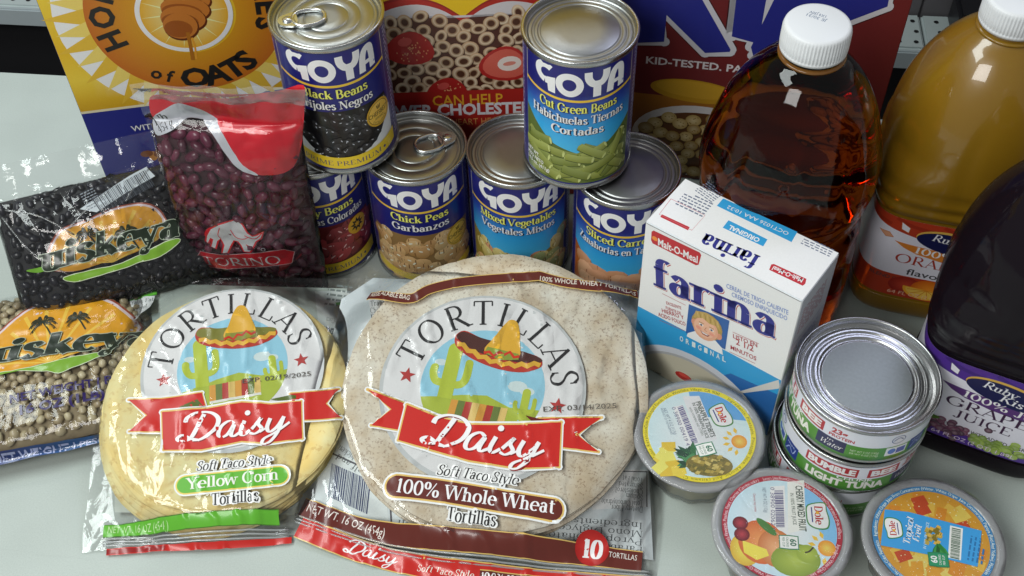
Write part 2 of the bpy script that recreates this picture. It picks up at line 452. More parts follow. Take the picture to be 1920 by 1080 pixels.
    def barcode(s, x0, y0, x1, y1, col, rng, n=34):
        x = x0; W = (x1 - x0) / n
        while x < x1:
            w = W * rng.choice((.4, .4, .8, 1.1)); s.rect(x, y0, min(x + w, x1), y1, col); x += w + W * rng.choice((.4, .6, .9))
    def star(s, c, r, col, n=5, ri=.42, rot=90):
        s.poly([(c[0] + (r if k % 2 == 0 else r * ri) * math.cos(rad(rot + 180 * k / n)), c[1] + (r if k % 2 == 0 else r * ri) * math.sin(rad(rot + 180 * k / n))) for k in range(2 * n)], col)
    def mapped(s, f):
        """move everything drawn so far through f(u, v)"""
        s.polys = [([f(*p) for p in pts], z, c) for pts, z, c in s.polys]; return s

def convex(pts):
    sg = 0; n = len(pts)
    for i in range(n):
        a, b, c = pts[i], pts[(i + 1) % n], pts[(i + 2) % n]
        k = (b[0] - a[0]) * (c[1] - b[1]) - (b[1] - a[1]) * (c[0] - b[0])
        if abs(k) < 1e-12: continue
        if sg * k < 0: return False
        sg = k
    return True
def _clip(poly, ax, v, keep_low):
    out = []; n = len(poly)
    for i in range(n):
        a, b = poly[i], poly[(i + 1) % n]
        ia = (a[ax] <= v) if keep_low else (a[ax] >= v); ib = (b[ax] <= v) if keep_low else (b[ax] >= v)
        if ia: out.append(a)
        if ia != ib:
            t = (v - a[ax]) / (b[ax] - a[ax]); out.append(tuple(a[k] + (b[k] - a[k]) * t for k in range(len(a))))
    return out
def _slice(polys, ax, step, off=0.0):
    out = []
    for p in polys:
        lo = min(q[ax] for q in p); hi = max(q[ax] for q in p)
        i0 = math.floor((lo - off) / step + 1e-7); i1 = math.ceil((hi - off) / step - 1e-7)
        if i1 - i0 <= 1: out.append(p); continue
        rest = p
        for i in range(i0 + 1, i1):
            v = off + i * step
            a = _clip(rest, ax, v, True); rest = _clip(rest, ax, v, False)
            if len(a) >= 3: out.append(a)
            if len(rest) < 3: break
        if len(rest) >= 3: out.append(rest)
    return out
def lay(art, name, material, parent, surf=None, du=None, dv=None, lift=0.0, clip=None):
    """turn an Art into one mesh lying on surf(u, v) -> (point, normal), all in mm"""
    P = []
    ks = sorted(set(k for _, k, _c in art.polys)); hz = {}; z = 0.0; prev = None
    for k in ks:
        z += art.step if prev is not None and k[0] != prev else .0025
        prev = k[0]; hz[k] = z
    for pts, key, c in art.polys:
        z = hz[key]
        cs = c if isinstance(c, list) else [c] * len(pts)
        P.append([(p[0], p[1], z) + tuple(k[:3]) for p, k in zip(pts, cs)])
    if clip:
        for ax, v, low in clip: P = [q for q in (_clip(p, ax, v, low) for p in P) if len(q) >= 3]
    if du: P = _slice(P, 0, du)
    if dv: P = _slice(P, 1, dv)
    V, F, Cc, Nn = [], [], [], []
    for p in P:
        ar = sum(p[i][0] * p[(i + 1) % len(p)][1] - p[(i + 1) % len(p)][0] * p[i][1] for i in range(len(p)))
        if abs(ar) < 1e-7: continue
        if ar < 0: p = p[::-1]
        k = len(V)
        for q in p:
            if surf:
                X, N = surf(q[0], q[1]); X = X + N * (q[2] + lift); V.append((X[0], X[1], X[2])); Nn.append(tuple(N))
            else:
                V.append((q[0], q[1], q[2] + lift))
            Cc.extend((q[3], q[4], q[5], 1.0))
        F.append(tuple(range(k, k + len(p))))
    o = mesh_obj(name, V, F, material, parent, smooth=bool(surf))
    at = o.data.attributes.new('ink', 'FLOAT_COLOR', 'POINT'); at.data.foreach_set('color', Cc)
    if surf: o.data.normals_split_custom_set_from_vertices(Nn)
    return o
# ------------------------------------------------------------------ shared materials
M_INK_CAN = ink('can_label_ink', .3, .15)
M_INK_BOX = ink('carton_ink', .42, .12)
M_INK_FILM = ink('film_ink', .3, .2)
M_INK_LID = ink('lid_ink', .3, .3)
M_STEEL = mat('tinplate', (.46, .47, .47, 1), .26, 1, bump=.06, bump_scale=1800, noise_amt=.08, noise_scale=90)
M_STEEL_SATIN = mat('satin_tinplate', (.36, .37, .37, 1), .36, 1, bump=.12, bump_scale=2500, noise_amt=.1, noise_scale=120)
M_LID = mat('pull_lid_tinplate', (.46, .48, .47, 1), .36, 1, bump=.06, bump_scale=2000, noise_amt=.08, noise_scale=90)
M_WHITE_CARD = mat('white_card', (.78, .79, .8, 1), .5, noise_amt=.03)
M_TAB = mat('tab_metal', (.68, .70, .70, 1), .22, 1)

# ------------------------------------------------------------------ the setting
def laminate():
    m = mat('table_laminate', H('c0c6c4', 1.0), .38, spec=.35)
    nt = m.node_tree; b = nt.nodes['Principled BSDF']; tc = nt.nodes['Texture Coordinate']
    n = nt.nodes.new('ShaderNodeTexNoise'); n.inputs['Scale'].default_value = 1100; n.inputs['Detail'].default_value = 6
    n3 = nt.nodes.new('ShaderNodeTexNoise'); n3.inputs['Scale'].default_value = 6
    nt.links.new(tc.outputs['Object'], n.inputs['Vector']); nt.links.new(tc.outputs['Object'], n3.inputs['Vector'])
    r = nt.nodes.new('ShaderNodeValToRGB'); e = r.color_ramp.elements
    e[0].position, e[0].color = .3, H('b3bdb7', 1.0); e[1].position, e[1].color = .7, H('bfc9c3', 1.0)
    nt.links.new(n.outputs['Fac'], r.inputs[0]); nt.links.new(r.outputs[0], b.inputs['Base Color'])
    mr = nt.nodes.new('ShaderNodeMapRange'); mr.inputs['To Min'].default_value = .30; mr.inputs['To Max'].default_value = .5
    nt.links.new(n3.outputs['Fac'], mr.inputs['Value']); nt.links.new(mr.outputs[0], b.inputs['Roughness'])
    bp = nt.nodes.new('ShaderNodeBump'); bp.inputs['Strength'].default_value = .03; bp.inputs['Distance'].default_value = .0003
    nt.links.new(n.outputs['Fac'], bp.inputs['Height']); nt.links.new(bp.outputs[0], b.inputs['Normal'])
    sc = nt.nodes.new('ShaderNodeTexNoise'); sc.inputs['Scale'].default_value = 9; sc.inputs['Detail'].default_value = 8
    mp = nt.nodes.new('ShaderNodeMapping'); mp.inputs['Scale'].default_value = (1, 26, 1); mp.inputs['Rotation'].default_value = (0, 0, .5)
    nt.links.new(tc.outputs['Object'], mp.inputs['Vector']); nt.links.new(mp.outputs[0], sc.inputs['Vector'])
    rr = nt.nodes.new('ShaderNodeValToRGB'); rr.color_ramp.elements[0].position = .62; rr.color_ramp.elements[1].position = .70
    nt.links.new(sc.outputs['Fac'], rr.inputs[0])
    sm = nt.nodes.new('ShaderNodeTexNoise'); sm.inputs['Scale'].default_value = 14; sm.inputs['Detail'].default_value = 7; nt.links.new(tc.outputs['Object'], sm.inputs['Vector'])
    r3 = nt.nodes.new('ShaderNodeMapRange'); r3.inputs['From Min'].default_value = .35; r3.inputs['From Max'].default_value = .75; r3.inputs['To Min'].default_value = 1.03; r3.inputs['To Max'].default_value = .93
    nt.links.new(sm.outputs['Fac'], r3.inputs['Value'])
    m4 = nt.nodes.new('ShaderNodeMath'); m4.operation = 'MULTIPLY_ADD'; m4.inputs[1].default_value = -.035
    nt.links.new(rr.outputs[0], m4.inputs[0]); nt.links.new(r3.outputs[0], m4.inputs[2])
    vm = nt.nodes.new('ShaderNodeVectorMath'); vm.operation = 'SCALE'; nt.links.new(r.outputs[0], vm.inputs[0]); nt.links.new(m4.outputs[0], vm.inputs['Scale']); nt.links.new(vm.outputs[0], b.inputs['Base Color'])
    return m
table = box('table', 2400, 1250, 28, laminate(), loc=(-1200, -1250, -28), bev=4)
table.matrix_world = Matrix.Translation((0, 0.806, 0)) @ Matrix.Rotation(rad(-7.3), 4, 'Z')
table['kind'] = 'structure'; table['label'] = 'pale grey-green laminate table top under the groceries'
floor = mesh_obj('floor', [(-4000, -2500, -760), (4000, -2500, -760), (4000, 5000, -760), (-4000, 5000, -760)], [(0, 1, 2, 3)],
                 mat('dark_floor', (.012, .012, .014, 1), .7, noise_amt=.3, noise_scale=4))
floor['kind'] = 'structure'; floor['label'] = 'dark floor in shade behind the table'

# store shelving behind the table: deck with punched holes, rail, posts, dark back
M_SHELF = mat('shelf_paint', (.50, .57, .57, 1), .4, noise_amt=.05, noise_scale=30)
M_RAIL = mat('rail_plastic', (.42, .48, .50, 1), .35, noise_amt=.05, noise_scale=30)
M_DARK = mat('dark_panel', (.012, .012, .014, 1), .6)
M_BACK = mat('shelf_back_paint', (.14, .13, .14, 1), .6, noise_amt=.1, noise_scale=20)
sh = thing('shelf_unit', 'pale punched-metal store shelving with a price rail behind the table', 'shelf',
           Matrix.Translation((0, 0.998, -0.078)) @ Matrix.Rotation(rad(-7.2), 4, 'Z'))
for x0, x1 in ((-1280, -429), (-427, 428), (430, 1290)):
    dk = box('shelf_deck', x1 - x0, 56, 10, M_SHELF, sh, loc=(x0, 4, -10), bev=2)
    rl = box('price_rail', x1 - x0, 6, 22, M_RAIL, sh, loc=(x0, -3, -22), bev=1.5)
    hv, hf = [], []
    for row in range(3):
        for k in range(int((x1 - x0) / 17)):
            cx, cyy = x0 + 14 + k * 17 + (2 if row % 2 else 0), 14 + row * 17
            b0 = len(hv)
            hv += [(cx + 2.6 * math.cos(q * math.pi / 4), cyy + 2.6 * math.sin(q * math.pi / 4), .4) for q in range(8)]
            hf.append(tuple(range(b0, b0 + 8)))
    ho = mesh_obj('punched_holes', hv, hf, M_DARK, dk); ho['kind'] = 'stuff'
    box('back_panel', x1 - x0, 8, 620, M_BACK, sh, loc=(x0, 61, -300), bev=1)
    box('kick_panel', x1 - x0, 8, 585, M_DARK, sh, loc=(x0, 30, -600), bev=1)
tg = box('price_tag', 52, 1.2, 19, mat('tag_paper', (.62, .64, .85, 1), .4), sh, loc=(433, -4.3, -21), bev=.2)
ta = Art()
for k in range(4): ta.rect(5, 15 - k * 4, 5 + (40, 26, 34, 20)[k], 16.6 - k * 4, H('8f96b8'))
tt = lay(ta, 'tag_print', M_INK_BOX, tg, surf=lambda u, v: (Vector((433 + u, -4.4, -21 + v)), Vector((0, -1, 0))))
bb = thing('storage_box', 'small black box on the shelving behind the orange juice bottle', 'box', sh.matrix_world @ Matrix.Translation((0.455, 0.012, 0.0)))
box('box_body', 230, 44, 34, mat('black_plastic', (.015, .015, .018, 1), .35), bb, loc=(0, 0, 0.3), bev=4)
box('box_latch', 8, 3, 14, mat('latch', (.06, .06, .09, 1), .4), bb, loc=(14, -2.4, 12), bev=.8)
# ------------------------------------------------------------------ food cans
BLUE, GOLD, YEL, WHT = H('22267c', .88), H('e0b93a'), H('efe06a'), H('e9ecf2')
NAVY = H('1d1f5e'); SKY = H('2f9bd6'); INKB = H('2a2a2e', .9)
CR = 37.0
def goya(a, col):
    o = (-30.5, 84)
    T = lambda pts: [(o[0] + x, o[1] + y) for x, y in pts]
    a.line(T(arc(8.2, 12.2, 6.2, 6.0, 52, 262, 16)), 4.8, col)
    a.line(T([(7.6, 6.4), (9.8, 6.6)]), 5.0, col)
    a.poly(T([(10.2, -1.5), (15.2, -1.5), (15.2, 11.2), (9.0, 9.4)]), col)
    a.ring(o[0] + 24.6, o[1] + 8.0, 9.2, 4.5, col, k=1.02)
    a.line(T(catmull([(36.6, 18.6), (37.0, 13.2), (39.6, 9.3), (42.6, 8.6)], 5)), 5.0, col)
    a.line(T(catmull([(48.6, 18.6), (48.2, 13.2), (45.8, 9.3), (42.6, 8.6)], 5)), 5.0, col)
    a.poly(T([(40.0, -1.8), (45.2, -1.8), (45.2, 9.5), (40.0, 9.5)]), col)
    a.line(T(catmull([(51.6, -1.4), (52.6, 9.0), (54.6, 14.6), (57.6, 15.9), (59.6, 14.0), (60.2, 8.0), (60.2, -1.4)], 5)), 4.9, col)
    a.rect(o[0] + 53, o[1] + 3.6, o[0] + 60, o[1] + 6.6, col)
def pile(a, inside, bounds, n, rx, ry, cols, rng, hi=None, dark=None, lite=.22):
    """a printed picture of a heap: overlapping lit shapes"""
    x0, y0, x1, y1 = bounds; done = 0
    pts = sorted(((rng.uniform(x0, x1), rng.uniform(y0, y1)) for _ in range(n)), key=lambda p: -p[1])
    for x, y in pts:
        if not inside(x, y): continue
        an = rng.uniform(-70, 70); c = rng.choice(cols); k = rng.uniform(.85, 1.15)
        e = rot2(arc(x, y, rx * k, ry * k, n=11), an, (x, y))
        if dark: a.polys.append(([(p[0] + .25, p[1] - .35) for p in e], a._z(), dark))
        cc = mixc(c, H('ffffff'), lite); cd = mixc(c, (0, 0, 0, 1), .45)
        colr = [mixc(cd, cc, .5 + .5 * (p[1] - y) / (max(rx, ry) * k)) for p in e]
        a.polys.append((e, a._z(), colr))
        if hi: a.polys.append((rot2(arc(x - rx * .2, y + ry * .35, rx * .26, ry * .14, n=7), an, (x, y)), a._z(), hi))
def seal(a, x, y):
    a.ell(x, y, 10.5, 10.5, H('c79d2c'), n=28); a.ell(x, y, 9.4, 9.4, H('d9b24a'), n=28)
    a.ring(x, y, 9.3, 8.8, H('7d5f12'), n=28)
    a.text('CHEFSBEST', (x - 8.8, y - 1.4), (x + 8.8, y - 1.4), 3.4, H('3b2c08'), bold=.01)
    a.text('AWARD', (x - 4, y - 4.6), (x + 4, y - 4.6), 2, H('3b2c08'))
    a.arctext('EXCELLENCE', (x, y), 8.3, 220, 320, 1.5, H('5b4510'))
    for k in (-1, 0, 1): a.ell(x + k * 1.2, y + 5, .5, 1.9, H('6b5212'), ang=-k * 15, n=8)
def can_label(kind, lines, rng):
    a = Art(); C2 = math.pi * CR
    light = kind in ('green', 'mixed', 'carrot')
    a.layer(0); a.rect(-C2, 4.6, C2, 106.6, BLUE)
    a.layer(1)
    if light:
        a.grad(-41, 30, 41, 79, [(0, H('49b4e6')), (.45, H('2f9bd6')), (.8, H('2a4ba0')), (1, BLUE)], 14)
    a.layer(2); goya(a, WHT)
    a.ell(31.5, 85.5, .8, .8, H('8d93c8'), n=8)
    a.line([(u, 79.2) for u in range(-41, 42, 2)], 1.9, GOLD)
    for s in (-1, 1): a.line([(s * 41.2, 76), (s * 41.2, 103)], .55, H('c9c7a8')); a.line([(s * 41.2, 6), (s * 41.2, 76)], .4, H('6a6fae'))
    # side columns of small print
    for s in (-1, 1):
        x0 = 46 if s > 0 else -66
        a.scribble((x0, 100), (x0 + 20, 100), 30, 3.0, H('a7abd6'), rng, cnt=6)
    y = 69.5
    for i, (t, hw) in enumerate(lines):
        col = YEL if i == 0 else WHT
        a.layer(3).text(t, (-hw + 1.0, y - .8), (hw + 1.0, y - .8), 7.0 if i == 0 else 6.6, H('14163f'), 'serif', .19)
        a.layer(4).text(t, (-hw, y), (hw, y), 7.0 if i == 0 else 6.6, col, 'serif', .19)
        y -= 9.4
    a.layer(2)
    if kind in ('black', 'kidney', 'chick'):
        bowl = [(-38, 50), (-38, 13)] + [(u, 13) for u in (38,)] + [(38, 50)]
        if kind == 'black':
            a.poly([(-41, 58), (-41, 14), (41, 14), (41, 42), (38, 46)] + arc(0, 52, 36, 34, 350, 190), H('d9dde6'))
            ins = lambda x, y: (x / 36.5) ** 2 + ((y - 50) / 34) ** 2 < 1 and y < 57
            a.layer(3); a.poly([(x, min(y, 56)) for x, y in arc(0, 50, 38, 35, 8, -188)], H('17171c', .7))
            pile(a, ins, (-37, 16, 37, 56), 120, 3.6, 2.2, [H('202026', .6), H('2c2c34', .6), H('121216', .6)], rng, hi=H('b9bec8'), lite=.03)
        elif kind == 'kidney':
            a.rect(-41, 14, 41, 54, H('5c0f14')); a.layer(3)
            pile(a, lambda x, y: y < 51 and y > 19, (-40, 19, 40, 52), 40, 8.6, 4.6, [H('a81e28', 1.2), H('8b141e', 1.2), H('b4262e', 1.2)], rng, hi=H('e3b9b9'), dark=H('3a070a'), lite=.06)
        else:
            a.rect(-41, 6, 41, 52, H('8a6a3c')); a.layer(3)
            pile(a, lambda x, y: y < 51, (-40, 8, 40, 51), 58, 6.6, 5.6, [H('d8a862'), H('cc9850'), H('e0b878')], rng, hi=H('f3e6cc'), dark=H('7a5226'), lite=.12)
        if kind != 'chick':
            a.layer(5); a.poly([(u, 6.0 + .0035 * u * u) for u in range(-42, 43, 3)] + [(u, 16.5 + .0035 * u * u) for u in range(42, -43, -3)], H('e8c22e'))
            a.text('PRIME PREMIUM', (-31, 11.4), (27, 11.4), 4.0, H('3a3a6a'), 'serif', .12, sag=2.4)
            a.ell(30, 13.5, 1.2, 1.2, H('3a3a6a'), n=8)
        else:
            a.layer(4); a.poly([(u, 5.0 + .0035 * u * u) for u in range(-42, 43, 3)] + [(u, 12.5 + .0035 * u * u) for u in range(42, -43, -3)], H('e8c22e'))
        a.layer(6)
        if kind == 'kidney':
            a.ell(27, 47, 8.5, 8.5, H('d8a92c'), n=24); a.star((27, 47), 6.5, H('2b2b20'), 9, .55); a.star((27, 47), 3, H('d8a92c'), 7, .5)
        else: seal(a, 29, 44)
    elif kind == 'green':
        a.layer(2); a.poly([(-41, 58), (-41, 6), (41, 6), (41, 52), (22, 40), (0, 34), (-18, 40)], H('57682a')); a.layer(3)
        cols = [H('8c9638'), H('7d8a30'), H('9aa446')]
        for k in range(70):
            x, y = rng.uniform(-38, 38), rng.uniform(8, 46)
            if y > 34 + .012 * x * x: continue
            an = rng.choice((rng.uniform(-40, 5), rng.uniform(20, 65) if x > 5 else rng.uniform(-30, 15))); L, w = rng.uniform(9, 13), rng.uniform(2.9, 3.6)
            c = rng.choice(cols); r = lambda p: rot2(p, an, (x, y))
            sh = [(x - L, y - w), (x + L, y - w), (x + L + .8, y), (x + L, y + w), (x - L, y + w), (x - L - .8, y)]
            if max(abs(q[0]) for q in r(sh)) > 41 or min(q[1] for q in r(sh)) < 5.5: continue
            a.polys.append((r([(p[0] + .4, p[1] - .6) for p in sh]), a._z(), H('3c4a1c')))
            lo, hi = mixc(c, (0, 0, 0, 1), .35), mixc(c, H('ffffff'), .07)
            a.polys.append((r(sh), a._z(), [lo, lo, c, hi, hi, c]))
            a.polys.append((r(arc(x + L, y, .9, w * .85, n=8)), a._z(), H('bcc47c')))
        a.layer(6)
        for i, t in enumerate(('NET WT.', 'PESO NETO', '14.5 oz. (411g)')):
            a.text(t, (-40, 22 - i * 4.6), (-40 + (12, 16, 21)[i], 20.5 - i * 4.6), 3.0, WHT, bold=.02)
    elif kind == 'mixed':
        a.poly([(-41, 50), (-41, 6), (41, 6), (41, 44), (20, 36), (0, 33), (-20, 38)], H('8c7a34')); a.layer(3)
        pile(a, lambda x, y: y < 35 + .009 * x * x, (-40, 8, 40, 50), 54, 7, 5.2, [H('e0a23a'), H('d8c050'), H('9fae4a'), H('d9822e'), H('e3c85a')], rng, hi=H('f2e6b0'), dark=H('6b5a20'))
    else:
        a.poly([(-41, 50), (-41, 6), (41, 6), (41, 44), (20, 36), (0, 34), (-20, 40)], H('a8561e')); a.layer(3)
        pile(a, lambda x, y: y < 36 + .008 * x * x, (-38, 8, 38, 50), 34, 10.5, 8, [H('d98a44'), H('cf7a34'), H('e09a58')], rng, hi=None, dark=H('8a4416'))
    # bottom tail of the wrapper below the picture
    a.mapped(lambda u, v: (u, v + (.0030 * u * u * min(1, max(0, (v - 20) / 50)) if abs(u) < 42 else (.0030 * 42 * 42 * min(1, max(0, (v - 20) / 50)) if v < 104 and v > 6 else 0))) if 6 < v < 104 else (u, v))
    return a
CAN_SURF = lambda u, v: (lambda t: (Vector((CR * math.cos(t), CR * math.sin(t), v)), Vector((math.cos(t), math.sin(t), 0))))(-math.pi / 2 + u / CR)
def pull_tab(parent, z, ang, off):
    q = bpy.data.objects.new('pull_tab', None)
    pts = []
    for k in range(40):
        t = 2 * math.pi * k / 40; c, s = math.cos(t), math.sin(t)
        pts.append((10.2 * math.copysign(abs(c) ** .8, c) * (1.15 if c > 0 else .9), 8.2 * math.copysign(abs(s) ** .9, s), 0))
    R = Matrix.Rotation(ang, 4, 'Z')
    P = lambda p: tuple((R @ Vector((p[0] + off, p[1], p[2] + z)))[:])
    tab = tube('pull_tab', [P(p) for p in pts], 1.5, M_TAB, parent, 8, closed=True)
    body = catmull([(-7.5, -7), (-12, -6.6), (-17, -4.6), (-19, 0), (-17, 4.6), (-12, 6.6), (-7.5, 7), (-6, 0)], 4, True)
    V = [P((x, y, .9)) for x, y in body] + [P((x, y, -.5)) for x, y in body]; n = len(body)
    mesh_obj('tab_nose', V, [tuple(range(n))] + [(i, i + n, (i + 1) % n + n, (i + 1) % n) for i in range(n)], M_TAB, tab, smooth=False)
    c0 = P((-12.5, 0, .9))
    lathe('rivet', [(3.4, 0), (3.4, .5), (2.6, 1.1), (0, 1.3)], M_TAB, tab, 20, loc=c0)
    return tab
def food_can(label, lines, kind, x, y, z, twist, top='plain', tab_ang=0, seed=1):
    face = math.atan2(-y, -x) + math.pi / 2
    t = thing('food_can', label, 'can', Matrix.Translation((x * .001, y * .001, z * .001)) @ Matrix.Rotation(face + rad(twist), 4, 'Z'), 'blue labelled food cans')
    lathe('can_body', [(34.2, 1.2), (35.2, 0), (37.2, 0), (37.9, .8), (37.9, 3.2), (37.2, 4.2), (36.9, 5), (36.9, 106), (37.2, 107), (37.3, 108)], M_STEEL, t, 128, closed=False)
    lathe('can_rim', [(36.9, 106.4), (37.7, 107.0), (38.05, 107.8), (38.1, 110.2), (37.7, 111.0), (36.9, 111.3), (36.1, 111.0), (35.7, 110.2), (35.6, 107.0)], M_STEEL, t, 128, closed=False)
    z0 = 107.2
    if top == 'plain':
        pr = [(35.65, z0 - .3), (34.9, z0 - .9), (34.2, z0 - .8), (33.2, z0 + .1), (31.4, z0 + .1), (30.7, z0 - .7), (29.9, z0 - .7), (29.1, z0 + .1), (27.6, z0 + .1), (26.9, z0 - .6), (26.1, z0 - .6), (25.2, z0 + .15), (0.01, z0 + .15)]
    else:
        pr = [(35.65, z0 - .3), (34.6, z0 - .9), (33.8, z0 - .7), (32.8, z0 + .1), (31.6, z0 + .1), (31.2, z0 - .35), (30.6, z0 + .05), (23.2, z0 + .05), (22.4, z0 - .55), (21.6, z0), (15.2, z0), (14.5, z0 - .5), (13.8, z0), (0.01, z0)]
    fine = []
    for (r0, a0), (r1, a1) in zip(pr, pr[1:]):
        n = 3 if abs(r0 - r1) < 3 else 2
        for k in range(n):
            s = k / n; s2 = s * s * (3 - 2 * s); fine.append((r0 + (r1 - r0) * s, a0 + (a1 - a0) * s2))
    fine.append(pr[-1])
    lid = lathe('can_lid', fine, M_STEEL_SATIN if top == 'plain' else M_LID, t, 96, closed=False)
    if top != 'plain': pull_tab(lid, z0 + 1.6, rad(tab_ang) - face - rad(twist), -12.5)
    lay(can_label(kind, lines, random.Random(seed)), 'label', M_INK_CAN, t, surf=CAN_SURF, du=2 * math.pi * CR / 128, lift=.05)
    return t
food_can('blue can of kidney beans with a yellow base band, half behind the red bean bag', [('Kidney Beans', 27), ('Habichuelas Coloradas', 35)], 'kidney', -142.3, 637.6, 0, -6, seed=2)
food_can('blue can of chick peas with ring-pull lid, standing on the table', [('Chick Peas', 22), ('Garbanzos', 22)], 'chick', -66.9, 628.4, 0, -3, 'pull', 200, seed=3)
food_can('blue can of mixed vegetables with plain ridged lid', [('Mixed Vegetables', 30), ('Vegetales Mixtos', 29)], 'mixed', 7.9, 621.8, 0, -3, seed=4)
food_can('blue can of sliced carrots with plain lid, behind the white cereal carton', [('Sliced Carrots', 27), ('Zanahorias en Tajadas', 34)], 'carrot', 83.4, 598.5, 0, -2, seed=5)
food_can('blue can of black beans with ring-pull lid, stacked on the two cans below', [('Black Beans', 23), ('Frijoles Negros', 26)], 'black', -115.4, 637.4, 111.6, -5, 'pull', 12, seed=6)
food_can('blue can of cut green beans with plain ridged lid, stacked on top of two cans', [('Cut Green Beans', 27), ('Habichuelas Tiernas', 33), ('Cortadas', 18)], 'green', 48.9, 615.4, 111.6, 0, seed=7)
# ------------------------------------------------------------------ cereal cartons
def carton(name, label, fr, w, h, d, body_mat):
    t = thing(name, label, 'cereal box', fr.matrix())
    box('carton_body', w, h, d, body_mat, t, loc=(0, 0, -d), bev=.9)
    return t
def circle3(pts):
    """centre and radius of a circle through measured points (least squares)"""
    best = None; n = len(pts); mx = sum(p[0] for p in pts) / n; my = sum(p[1] for p in pts) / n
    u = [(p[0] - mx, p[1] - my) for p in pts]
    Suu = sum(a * a for a, b in u); Svv = sum(b * b for a, b in u); Suv = sum(a * b for a, b in u)
    c1 = .5 * sum(a ** 3 + a * b * b for a, b in u); c2 = .5 * sum(b ** 3 + b * a * a for a, b in u)
    D = Suu * Svv - Suv * Suv; cu = (c1 * Svv - c2 * Suv) / D; cv = (c2 * Suu - c1 * Suv) / D
    return (cu + mx, cv + my), math.sqrt(cu * cu + cv * cv + (Suu + Svv) / n)
FLAT = lambda u, v: (Vector((u, v, 0)), Vector((0, 0, 1)))

# honey oat cereal
fr = Frame((-316, 675, 0), 8.5, 90); P = fr.at()
t = carton('cereal_box', 'yellow and blue honey oat cereal box with an orange ring, behind the red bean bag', fr, 190, 300, 60, mat('blue_card', H('24266e'), .45))
a = Art(.02); rng = random.Random(3)
yl = P(152, 213)[1]; yr = P(527, 166)[1]; k = (yr - yl) / (P(527, 166)[0] - P(152, 213)[0]); yb = lambda u: yl + k * (u - P(152, 213)[0])
a.layer(0); a.rect(.5, 1, 189.5, 299, H('272b7e'))
a.layer(1)
n = 26; zz = a.key()
for i in range(n):
    u0, u1 = .5 + 189 * i / n, .5 + 189 * (i + 1) / n
    cols = [H('c99a1e'), H('d3a92a'), H('dfc040'), H('d8ad22'), H('e6c33a')]
    rows = [0, .06, .16, .3, .6, 1.0]
    for j in range(5):
        f = lambda u, r: (u, yb(u) + (299 - yb(u)) * r)
        c = lambda u, jj: mixc(cols[min(4, jj)], H('f0f2f4'), max(0, .75 - abs(u - 48) / 38 if jj in (2, 3) else (.5 - abs(u - 80) / 40 if jj == 1 else 0)) * .9)
        a.polys.append(([f(u0, rows[j]), f(u1, rows[j]), f(u1, rows[j + 1]), f(u0, rows[j + 1])], zz, [c(u0, j), c(u1, j), c(u1, j + 1), c(u0, j + 1)]))
a.layer(2); a.poly([(u, yb(u) + 1.6) for u in (.5, 60, 120, 189.5)] + [(u, yb(u) - .6) for u in (189.5, 120, 60, .5)], H('dcd2b0'))
cc, R = circle3([P(*p) for p in ((155, 0), (163, 50), (207, 113), (277, 150), (353, 168), (443, 153), (500, 110))])
# white glow and saw-tooth rays round the ring
a.layer(3); a.radial(cc, R * 1.52, R * 1.5, H('f4f6f8'), H('eef1f4'), n=48, rings=(.6, .8, .86))
for i in range(40):
    an = 360 * i / 40 + 3; rr = R * (1.42 if i % 2 else 1.34); col = H('d6ae38') if i % 2 else H('e2c766')
    q = lambda r, d: (cc[0] + r * math.cos(rad(an + d)), cc[1] + r * math.sin(rad(an + d)))
    a.add([q(R * .98, -6.2), q(R * .98, 6.2), q(rr, 1)], col)
a.layer(4); a.radial(cc, R, R, H('d8ac22'), H('b8641c'), n=72, rings=(.5, .8, .92, 1))
wc, wr = circle3([P(*p) for p in ((252, 17), (283, 73), (340, 97), (410, 77), (437, 20))])
a.layer(5); a.radial(wc, wr * .93, wr * .93, H('f2e6a0'), H('d9a11e'), n=48)
for i in range(14):
    an = 360 * i / 14
    a.add([(wc[0] + wr * .2 * math.cos(rad(an - 9)), wc[1] + wr * .2 * math.sin(rad(an - 9))), (wc[0] + wr * .92 * math.cos(rad(an)), wc[1] + wr * .92 * math.sin(rad(an))), (wc[0] + wr * .2 * math.cos(rad(an + 9)), wc[1] + wr * .2 * math.sin(rad(an + 9)))], H('f0e2a0'))
a.layer(6); a.ring(wc[0], wc[1], wr, wr * .9, H('e8eaf0'), 64)
# honey dipper with a drip
a.layer(7)
for i, (px, py, rx, ry) in enumerate(((352, -18, 42, 20), (350, -2, 46, 22), (347, 16, 48, 24), (343, 34, 44, 25), (338, 48, 34, 26))):
    c0 = P(px, py); sx = abs(P(px + rx, py)[0] - c0[0]); sy = abs(P(px, py + ry)[1] - c0[1])
    a.ell(c0[0] + .6, c0[1] - 1.2, sx, sy, H('5e2c10'), -14, 24); a.ell(c0[0], c0[1], sx * .97, sy * .94, H('b9702c'), -14, 24)
    a.ell(c0[0] - sx * .15, c0[1] - sy * .2, sx * .8, sy * .62, H('95501c'), -14, 20)
a.line([P(352, 60), P(357, 85), P(362, 112)], 2.6, H('a3651a'), smooth=5); a.line([P(360, 70), P(366, 90), P(368, 110)], 1.4, H('d9962e'), smooth=5)
BK = H('262422', .8)
a.layer(8)
a.arctext('HONEY BUNCHES', cc, R * .715, 205, -25, R * .23, BK, bold=.035)
a.arctext('of', cc, R * .92, 231, 250, R * .15, BK, bold=.025)
a.arctext('OATS', cc, R * .95, 256, 310, R * .235, BK, bold=.04, wide=1.1)
a.text('WITH REAL HONEY', P(248, 246), P(420, 222), 5.2, WHT, bold=.01)
for i in range(16):
    x, y = rng.uniform(35, 60), rng.uniform(52, 66); a.ell(x, y, 5, 3.4, rng.choice((H('a5622a'), H('c08138'), H('7f471c'))), rng.uniform(0, 90), 10)
